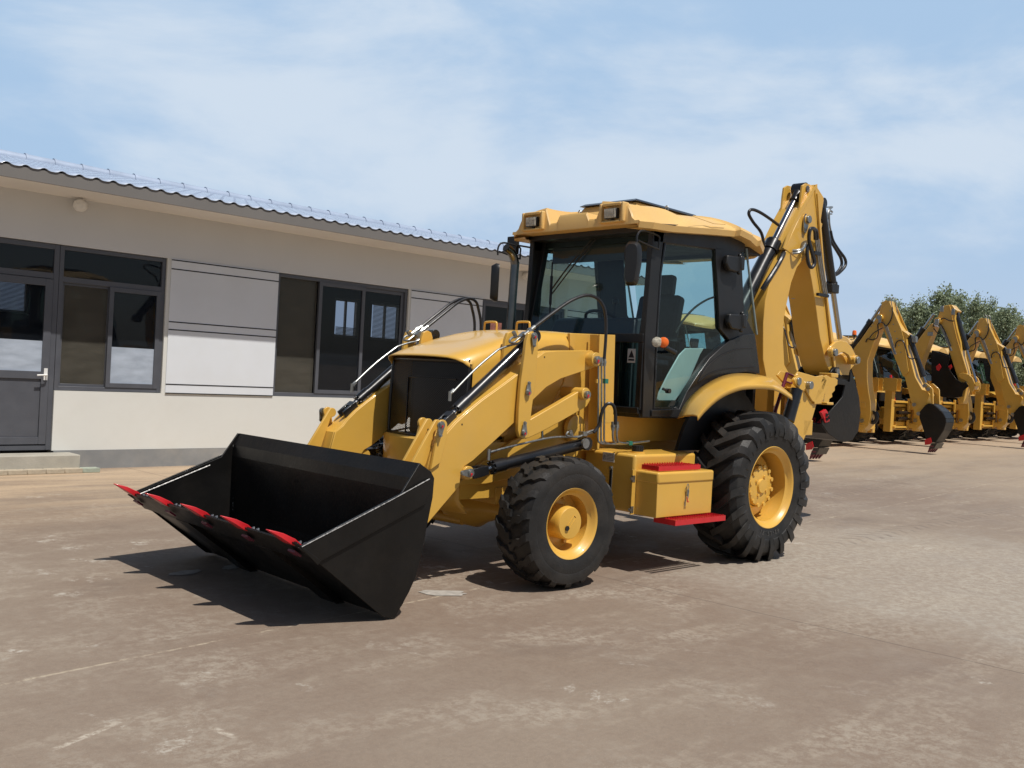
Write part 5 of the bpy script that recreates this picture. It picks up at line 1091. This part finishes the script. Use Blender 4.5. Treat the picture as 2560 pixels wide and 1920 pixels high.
for (x_, y_, r2) in ((290, 757, .035), (422, 800, .036)):
    q = onv('S', x_, y_, SV+.05); MB().cyl(q-Vector((0, .03, 0)), q+Vector((0, .012, 0)), r2, n=24).build('pin', 'steel', sl1, bev=.002)
pd = []
base = [(560, 700), (600, 690), (640, 715), (635, 760), (605, 800), (600, 850), (570, 900), (565, 950), (540, 975), (545, 1000), (465, 1005), (470, 960)]
pdl = poly(SV+.02, 1, 'S', *base); MB().plate(pdl, (0, -.014, 0)).build('pad_rib', 'yellow', sl1, bev=.003)
rb2 = [(585, 680), (640, 672), (668, 690), (668, 712), (702, 738), (700, 790), (672, 815), (672, 855), (640, 890), (645, 925), (612, 950), (608, 985), (600, 1000), (545, 1000), (560, 900), (600, 780)]
MB().plate(poly(.80, 1, 'S', *rb2), (0, .014, 0)).build('pad_rib', 'yellow', sl1, bev=.003)
c_p = [onv('S', 560, 700, .96), onv('S', 470, 1000, .96), onv('S', 555, 995, .815), onv('S', 600, 690, .815)]
MB().add(c_p, [(0, 1, 2, 3)]).build('stabiliser_pad', 'yellow', sl1, solid_=.014)
MB().box(onv('S', 575, 985, .90)+Vector((0, 0, -.01)), (.12, .12, .025)).box(onv('S', 618, 690, .88), (.13, .13, .04)).build('pad_stop', 'yellow', sl1, bev=.006)
mirror_tree(sl1).parent = ML
MB().cyl(onv('S', 268, 850, .985), onv('S', 175, 1190, .985), .055).build('stabiliser_cylinder', 'black', ML)
MB().cyl(onv('S', 165, 665, .8), onv('S', 30, 1100, .8), .016).tube([onv('S', 165, 665, .8), onv('S', 245, 700, .8), onv('S', 215, 780, .8), onv('S', 150, 760, .8)], .008, sm=1).build('safety_strut', 'maroon', ML)
MB().bb((-.95, .55, .9), (-.88, .62, 1.45)).bb((-.95, .68, .9), (-.90, .72, 1.4)).build('rear_post', 'yellow', ML)
# ------------------------------------------------------------------ the parked row: machines of the same kind backed toward the yard
RV0 = -7.3
def row_root(u): return empty('backhoe_loader', (u, RV0, gz(u)), -math.pi/2)
def loc(p, u): return Vector((RV0-p.y, p.x-u, p.z-gz(u)))
def rpoly(u, hw_, *seq): return [loc(p, u) for p in poly(u+hw_, 0, *seq)]
def rp(u, off, v, x, y): return loc(on(v, x, y, 0, u+off), u)
def beam(name, m, u, hw_, seq, par, bev=.01): return MB().plate(rpoly(u, hw_, *seq), (0, -2*hw_, 0)).build(name, m, par, bev=bev)
COPY = ('wheel', 'cab', 'door', 'rear_fender', 'wheel_arch', 'chassis', 'rear_axle', 'front_axle', 'fuel_tank', 'toolbox', 'lower_step', 'hood', 'loader_tower', 'tower_post', 'nose_panel', 'cab_roof', 'rear_frame', 'lift_arm', 'loader_bucket', 'swing', 'mirror_arm')
def copy_tree(o, parent):
    c = o.copy(); S.collection.objects.link(c); c.parent = parent
    for k_ in kids(o): copy_tree(k_, c)
    return c
def body(root):
    for k_ in kids(ML):
        if k_.name.split('.')[0] in COPY: copy_tree(k_, root)
    fr = MB().bb((-1.02, -1.05, .40), (-.86, 1.05, .52)).bb((-1.02, -1.05, 1.08), (-.86, 1.05, 1.18)).bb((-1.10, -.95, .45), (-1.02, .95, .50)).bb((-1.10, -.95, 1.12), (-1.02, .95, 1.17))
    fr.build('slide_rail', 'yellow', root, bev=.006)
    ks = MB().cyl((-1.25, 0, .38), (-1.25, 0, 1.22), .10).bb((-1.36, -.16, .45), (-1.10, .16, .58)).bb((-1.36, -.16, 1.0), (-1.10, .16, 1.13)).bb((-1.12, -.2, .4), (-1.06, .2, 1.25)); ks.build('swing_post', 'yellow', root, bev=.01)
    MB().cyl((-1.08, .1, .70), (-1.05, .72, .70), .05).cyl((-1.08, .1, .86), (-1.05, .72, .86), .05).build('swing_cylinder', 'black', root)
    for s_ in (-1, 1):
        st = MB().bb((-1.04, s_*.98-.09, .35), (-.84, s_*.98+.09, 1.42)).build('stabiliser_leg', 'yellow', root, bev=.008)
        pd = MB(); pts = [Vector((-1.17, s_*.98-.16, 1.42)), Vector((-.78, s_*.98-.16, 1.42)), Vector((-.78, s_*.98-.16, 1.76)), Vector((-1.17, s_*.98-.16, 1.76))]
        n_ = 6; pts = [Vector((-.80, 0, 1.42)), Vector((-.80, 0, 1.76))]+[Vector((-.80-(.36*k/(n_)), 0, 1.76+(.015 if k % 2 else 0))) for k in range(1, n_+1)]+[Vector((-1.16-(.015 if k % 2 else 0), 0, 1.76-.34*k/n_)) for k in range(1, n_+1)]
        pd.plate([p+Vector((0, s_*.98-.13, 0)) for p in pts], (0, .012, 0)).plate([p+Vector((0, s_*.98+.118, 0)) for p in pts], (0, .012, 0)).bb((-1.15, s_*.98-.117, 1.43), (-.82, s_*.98+.117, 1.445))
        pd.build('stabiliser_pad', 'yellow', st)
    MB().cyl((-.9, .62, 1.15), (-.75, .62, 1.85), .035).build('safety_strut', 'red', root)
def hoses(u, par):
    h = MB()
    h.tube([rp(u, .18, 'c', *k_) for k_ in ((1000, 880), (950, 930), (960, 1080), (930, 1200), (830, 1240), (740, 1220), (700, 1290))], .014, sm=5)
    h.tube([rp(u, .2, 'c', *k_) for k_ in ((1250, 560), (1245, 740), (1190, 880), (1120, 950), (1060, 890), (990, 880), (940, 940))], .014, sm=5)
    h.tube([rp(u, .2, 'c', *k_) for k_ in ((1310, 1400), (1330, 1300), (1400, 1255), (1480, 1280), (1530, 1420), (1580, 1580), (1660, 1640), (1740, 1600))], .014, sm=5)
    h.tube([rp(u, .2, 'c', *k_) for k_ in ((780, 1200), (850, 1110), (960, 1040), (1060, 990))], .012, sm=5)
    h.build('hose', 'hose', par)
    p = MB()
    for k in range(3): p.tube([rp(u, .17, 'c', 1080+28*k, 930), rp(u, .17, 'c', 1180+22*k, 1180), rp(u, .17, 'c', 1280+18*k, 1500), rp(u, .17, 'c', 1310+15*k, 1540)], .010, sm=2)
    for k in range(2): p.tube([rp(u, .12-.2*k, 'c', 1175+60*k, 450), rp(u, .12-.2*k, 'c', 1170+75*k, 380), rp(u, .12-.2*k, 'c', 1215+85*k, 375), rp(u, .12-.2*k, 'c', 1240+90*k, 520), rp(u, .12-.2*k, 'c', 1330+50*k, 900), rp(u, .12-.2*k, 'c', 1370+55*k, 1020)], .010, sm=2)
    p.build('hydraulic_line', 'steel', par)
UA = -16.0
BOOMSEQ = ('a', (310, 290), (275, 400), (268, 560), (300, 660), (335, 750), (352, 850), (385, 1000), (408, 1220), (398, 1330), (374, 1480), (430, 1478), (520, 1388), (552, 1230), (545, 1060), (515, 880), (500, 700), (505, 470), (560, 310), 'c', (900, 1200), (1010, 900), (1050, 800), (1000, 730), (960, 740), (880, 840), (760, 1000), (620, 1200), (480, 1380))
DIPSEQ = ('c', (1010, 560), (1035, 460), (1100, 425), (1190, 430), (1215, 520), (1330, 860), (1440, 1030), (1470, 1050), (1560, 1110), (1592, 1140), (1540, 1210), (1560, 1400), 'a', (1190, 700), (1290, 880), (1370, 900), (1400, 960), (1360, 1060), (1300, 1190), (1240, 1260), (1180, 1210), (1130, 1060), (1040, 700), (1010, 685), (905, 450), 'c', (1290, 1580), (1130, 1200), (1020, 900), (930, 860), (960, 740))
def arm_a(root, u=UA):
    bm_ = beam('boom', 'yellow', u, .15, BOOMSEQ, root)
    c0 = rp(u, 0, 'c', 440, 1400); c1 = rp(u, 0, 'c', 1050, 500); cylinder(c0, c1, .075, .036, .62, root, 'dipper_cylinder', clevis=False)
    q = rp(u, .15, 'a', 430, 1325); MB().cyl(q, q+Vector((0, .04, 0)), .05).build('pin', 'steel', bm_)
    hb = [rp(u, 0, 'a', *k_) for k_ in ((590, 1180), (560, 1250), (560, 1330), (600, 1350), (640, 1290), (620, 1200))]; MB().tube(hb, .05, sm=4).build('hose_bundle', 'hose', bm_)
    dp = beam('dipper', 'yellow', u, .13, DIPSEQ, root)
    inn_ = rpoly(u, .17, 'c', (1190, 450), (1440, 1030), (1490, 1220), 'a', (1095, 620), (1060, 660), (1010, 680), (905, 450), 'c', (1290, 1580), (1060, 950), (1040, 600))
    MB().plate(inn_, (0, -.02, 0)).plate([p-Vector((0, .34, 0)) for p in inn_], (0, .02, 0)).parts('outer_plate', 'yellow', dp, bev=.004)
    rv = MB()
    for x_, y_ in ((1205, 640), (1275, 920), (1310, 1065), (1350, 1212), (1388, 1355), (1425, 1500), (860, 900), (810, 965)):
        q = rp(u, .17, 'c', x_, y_); rv.cyl(q, q+Vector((0, .012, 0)), .014, n=8)
    rv.parts('bolt', 'steel', dp)
    q = rp(u, .17, 'c', 1000, 780); MB().cyl(q+Vector((0, -.05, 0)), q+Vector((0, .08, 0)), .085).build('boss', 'yellow', dp, bev=.005); MB().cyl(q+Vector((0, .08, 0)), q+Vector((0, .1, 0)), .05).box(q+Vector((-.04, .09, -.06)), (.07, .02, .14)).parts('pin', 'steel', dp)
    c0 = rp(u, 0, 'a', 1110, 130); c1 = rp(u, 0, 'a', 1345, 800); cylinder(c0, c1, .06, .032, .84, root, 'bucket_cylinder', clevis=False, gl=.2)
    MB().box(rp(u, .05, 'a', 1185, 165), (.1, .1, .14)).build('port_block', 'steel', root, bev=.01)
    lk_ = rpoly(u, .20, 'a', (1300, 800), (1345, 785), (1420, 850), (1440, 880), (1445, 1100), (1420, 1110), (1400, 940), (1340, 890))
    MB().plate(lk_, (0, -.04, 0)).plate([p-Vector((0, .36, 0)) for p in lk_], (0, -.04, 0)).parts('bucket_link', 'yellow', root, bev=.006)
    pn = MB()
    for x_, y_ in ((1330, 825), (1378, 875), (1178, 1095), (1240, 1225)): q = rp(u, .2, 'a', x_, y_); pn.cyl(q, q+Vector((0, .03, 0)), .045)
    pn.parts('pin', 'steel', dp)
    sd = rpoly(u, .23, 'b', (-70, 1210), (-55, 1190), (20, 1100), (60, 1082), (130, 1095), (190, 1140), (260, 1200), (310, 1290), (315, 1350), (280, 1460), (160, 1640), (40, 1645), (20, 1560), (-20, 1420), (-65, 1290))
    bkt_ = MB().plate(sd, (0, -.02, 0)).plate([p-Vector((0, .44, 0)) for p in sd], (0, -.02, 0)).build('backhoe_bucket', 'bucket', root, bev=.004)
    cv_ = rpoly(u, .21, 'b', (60, 1085), (130, 1097), (190, 1142), (260, 1202), (308, 1292), (312, 1350), (278, 1458), (158, 1638)); cs = MB()
    for a, b_ in zip(cv_, cv_[1:]): d = (b_-a).normalized(); n_ = d.cross(Vector((0, 1, 0)))*-.014; cs.plate([a, b_, b_+n_, a+n_], (0, -.42, 0))
    cs.build('bucket_shell', 'bucket', bkt_)
    rb = MB()
    for y_ in (.18, .06, -.06, -.18):
        c2 = [Vector((p.x, y_, p.z)) for p in rpoly(u, .21, 'b', (260, 1202), (308, 1292), (312, 1350), (278, 1458), (158, 1638))]
        for a, b_ in zip(c2, c2[1:]): d = (b_-a).normalized(); n_ = d.cross(Vector((0, 1, 0)))*(.022 if 1 else 0); rb.plate([a, b_, b_+n_, a+n_], (0, .02, 0))
    rb.build('wear_rib', 'bucket', bkt_)
    lip = [rp(u, .2, 'G', *k_) for k_ in ((962, 1478), (1012, 1480), (985, 1527), (938, 1527))]
    MB().plate(lip, (0, -.40, 0)).build('bucket_lip', 'black', bkt_, bev=.004)
    for k in range(4):
        t0 = rp(u, 0, 'G', 1000, 1500); y_ = -.17+.113*k; e_ = rp(u, 0, 'G', 962, 1558)
        a = Vector((t0.x, y_, t0.z)); b_ = Vector((e_.x, y_, e_.z))
        MB().hexa([a+Vector((-.05, -.035, 0)), a+Vector((-.05, .035, 0)), a+Vector((.05, .035, 0)), a+Vector((.05, -.035, 0))], [b_+Vector((-.012, -.014, 0)), b_+Vector((-.012, .014, 0)), b_+Vector((.012, .014, 0)), b_+Vector((.012, -.014, 0))]).build('tooth', 'maroon', bkt_)
    scu_ = rpoly(u, .245, 'G', (905, 1450), (955, 1430), (965, 1470), (950, 1490), (905, 1495)); MB().plate(scu_, (0, -.02, 0)).build('side_cutter', 'red', bkt_)
    hoses(u, root)
def arm_b(root, u):
    # boom as on its neighbours, dipper more upright with the bucket curled in
    src = [c for c in kids(rows_[1]) if c.name.split('.')[0] in ('boom', 'dipper_cylinder')]
    for c in src: copy_tree(c, root)
    sq = ('e', (330, 640), (345, 565), (400, 538), (520, 515), (580, 515), (640, 590), (700, 640), (655, 680), (640, 800), (680, 1000), (760, 1300), 'b', (545, 400), (610, 640), (625, 760), (600, 900), (560, 1080), (520, 1080), (500, 960), (495, 760), (430, 560), (370, 370), 'e', (440, 1200), (360, 1000), (300, 880), (270, 820))
    dp = beam('dipper', 'yellow', u, .14, sq, root)
    fl_ = rpoly(u, .16, 'e', (520, 515), (545, 560), (600, 850), (680, 1200), (820, 1659), 'b', (625, 650), (600, 650), 'e', (760, 1560), (660, 1200), (590, 880), (515, 560)); MB().plate(fl_, (0, -.02, 0)).build('flange', 'yellow', dp, bev=.004)
    q = rp(u, .15, 'e', 300, 850); MB().cyl(q-Vector((0, .02, 0)), q+Vector((0, .09, 0)), .085).build('boss', 'yellow', dp, bev=.005); MB().box(q+Vector((0, .1, -.04)), (.11, .03, .16)).parts('lock_plate', 'steel', dp, bev=.02)
    MB().box(rp(u, .16, 'e', 372, 600), (.09, .02, .16)).box(rp(u, .16, 'e', 605, 660), (.09, .02, .16)).parts('lock_plate', 'steel', dp, bev=.02)
    c0 = rp(u, 0, 'e', 670, 700); c1 = rp(u, 0, 'b', 750, 790); cylinder(c0, c1, .062, .034, .52, root, 'bucket_cylinder', clevis=False, gl=.2)
    p = MB()
    for k in range(3): p.tube([rp(u, .18, 'e', 330+18*k, 930), rp(u, .18, 'e', 440+14*k, 1200), rp(u, .18, 'e', 560+10*k, 1470)], .011, sm=2)
    p.build('hydraulic_line', 'steel', dp)
    h = MB().tube([rp(u, .2, 'e', *k_) for k_ in ((345, 830), (370, 800), (430, 795), (520, 840), (620, 850))], .014, sm=4).tube([rp(u, .2, 'e', *k_) for k_ in ((190, 980), (200, 920), (260, 890), (330, 910), (420, 1040), (560, 1370))], .014, sm=4).tube([rp(u, .2, 'e', *k_) for k_ in ((200, 1000), (260, 1080), (360, 1150), (430, 1260))], .014, sm=4)
    h.build('hose', 'hose', dp)
    MB().box(rp(u, .17, 'e', 130, 1120), (.14, .02, .10)).build('valve_plate', 'steel', root, bev=.004)
    lk_ = rpoly(u, .20, 'b', (490, 690), (505, 650), (560, 642), (640, 665), (690, 710), (720, 780), (722, 860), (700, 905), (650, 900), (640, 820), (600, 760), (530, 720))
    MB().plate(lk_, (0, -.04, 0)).plate([p-Vector((0, .36, 0)) for p in lk_], (0, -.04, 0)).parts('guide_link', 'yellow', root, bev=.006)
    MB().cyl(rp(u, .2, 'b', 765, 800), rp(u, -.2, 'b', 765, 800), .06).bb(rp(u, .12, 'b', 730, 880), rp(u, -.12, 'b', 780, 820)).build('cross_tube', 'yellow', root, bev=.01)
    sd = rpoly(u, .24, 'b', (110, 320), (200, 350), (350, 400), (380, 410), (340, 520), (380, 620), (460, 730), (540, 780), (600, 770), (640, 830), (560, 900), (540, 980), (420, 1000), (250, 985), (150, 920), (105, 780), (105, 560))
    bkt_ = MB().plate(sd, (0, -.02, 0)).plate([p-Vector((0, .46, 0)) for p in sd], (0, -.02, 0)).build('backhoe_bucket', 'bucket', root, bev=.004)
    cv_ = rpoly(u, .22, 'b', (110, 320), (105, 560), (105, 780), (150, 920), (250, 983), (420, 998), (540, 978)); cs = MB()
    for a, b_ in zip(cv_, cv_[1:]): d = (b_-a).normalized(); n_ = d.cross(Vector((0, 1, 0)))*-.014; cs.plate([a, b_, b_+n_, a+n_], (0, -.44, 0))
    cs.build('bucket_shell', 'bucket', bkt_)
    for k, (x_, y_) in enumerate(((190, 460), (235, 480), (285, 460), (325, 480))):
        a = rp(u, .1-.1*k, 'b', x_, y_-60); b_ = rp(u, .1-.1*k, 'b', x_, y_+50)
        MB().hexa([a+Vector((-.03, -.03, 0)), a+Vector((-.03, .03, 0)), a+Vector((.03, .03, 0)), a+Vector((.03, -.03, 0))], [b_+Vector((-.01, -.012, 0)), b_+Vector((-.01, .012, 0)), b_+Vector((.01, .012, 0)), b_+Vector((.01, -.012, 0))]).build('tooth', 'red', bkt_)
    for sq2 in (((170, 550), (220, 510), (245, 560), (210, 615), (180, 600)), ((345, 550), (385, 520), (400, 560), (375, 595))):
        MB().plate(rpoly(u, .262, 'b', *sq2), (0, -.02, 0)).build('side_cutter', 'red', bkt_)
RL = ['backhoe loader mostly hidden behind the nearest one, first of the parked row',
      'second backhoe loader of the row, arm folded in a peak, bucket lowered to the ground',
      'third backhoe loader of the row, black bucket curled up, orange beacon on its cab',
      'fourth backhoe loader of the row, seen past the curled bucket, arm folded in a peak',
      'fifth backhoe loader of the row, showing behind the fourth one\'s arm',
      'last backhoe loader of the row, cut off by the right edge of the photo']
RU = [-10.6, UA, -19.0, -22.0, -25.0, -28.0]
rows_ = [row_root(u) for u in RU]
for r_, lab in zip(rows_, RL): tag(r_, lab, 'backhoe loader', 'yellow backhoe loaders on the yard')
body(rows_[1]); arm_a(rows_[1])
ARM = ('boom', 'dipper', 'dipper_cylinder', 'bucket_cylinder', 'port_block', 'bucket_link', 'backhoe_bucket', 'hose', 'hydraulic_line')
for i in (0, 2, 3, 4, 5):
    for k_ in kids(rows_[1]):
        if i == 2 and k_.name.split('.')[0] in ARM: continue
        copy_tree(k_, rows_[i])
arm_b(rows_[2], RU[2])
MB().cyl((.35, .62, 2.74), (.35, .62, 2.92), .02).cyl((.35, .62, 2.90), (.35, .62, 2.93), .06).build('beacon_base', 'plastic', rows_[2]); MB().lathe([(0, .06), (.09, .056), (.12, .04), (.125, 0)], (.35, .62, 2.93), (0, 0, 1), 20).build('beacon', 'orange', rows_[2])
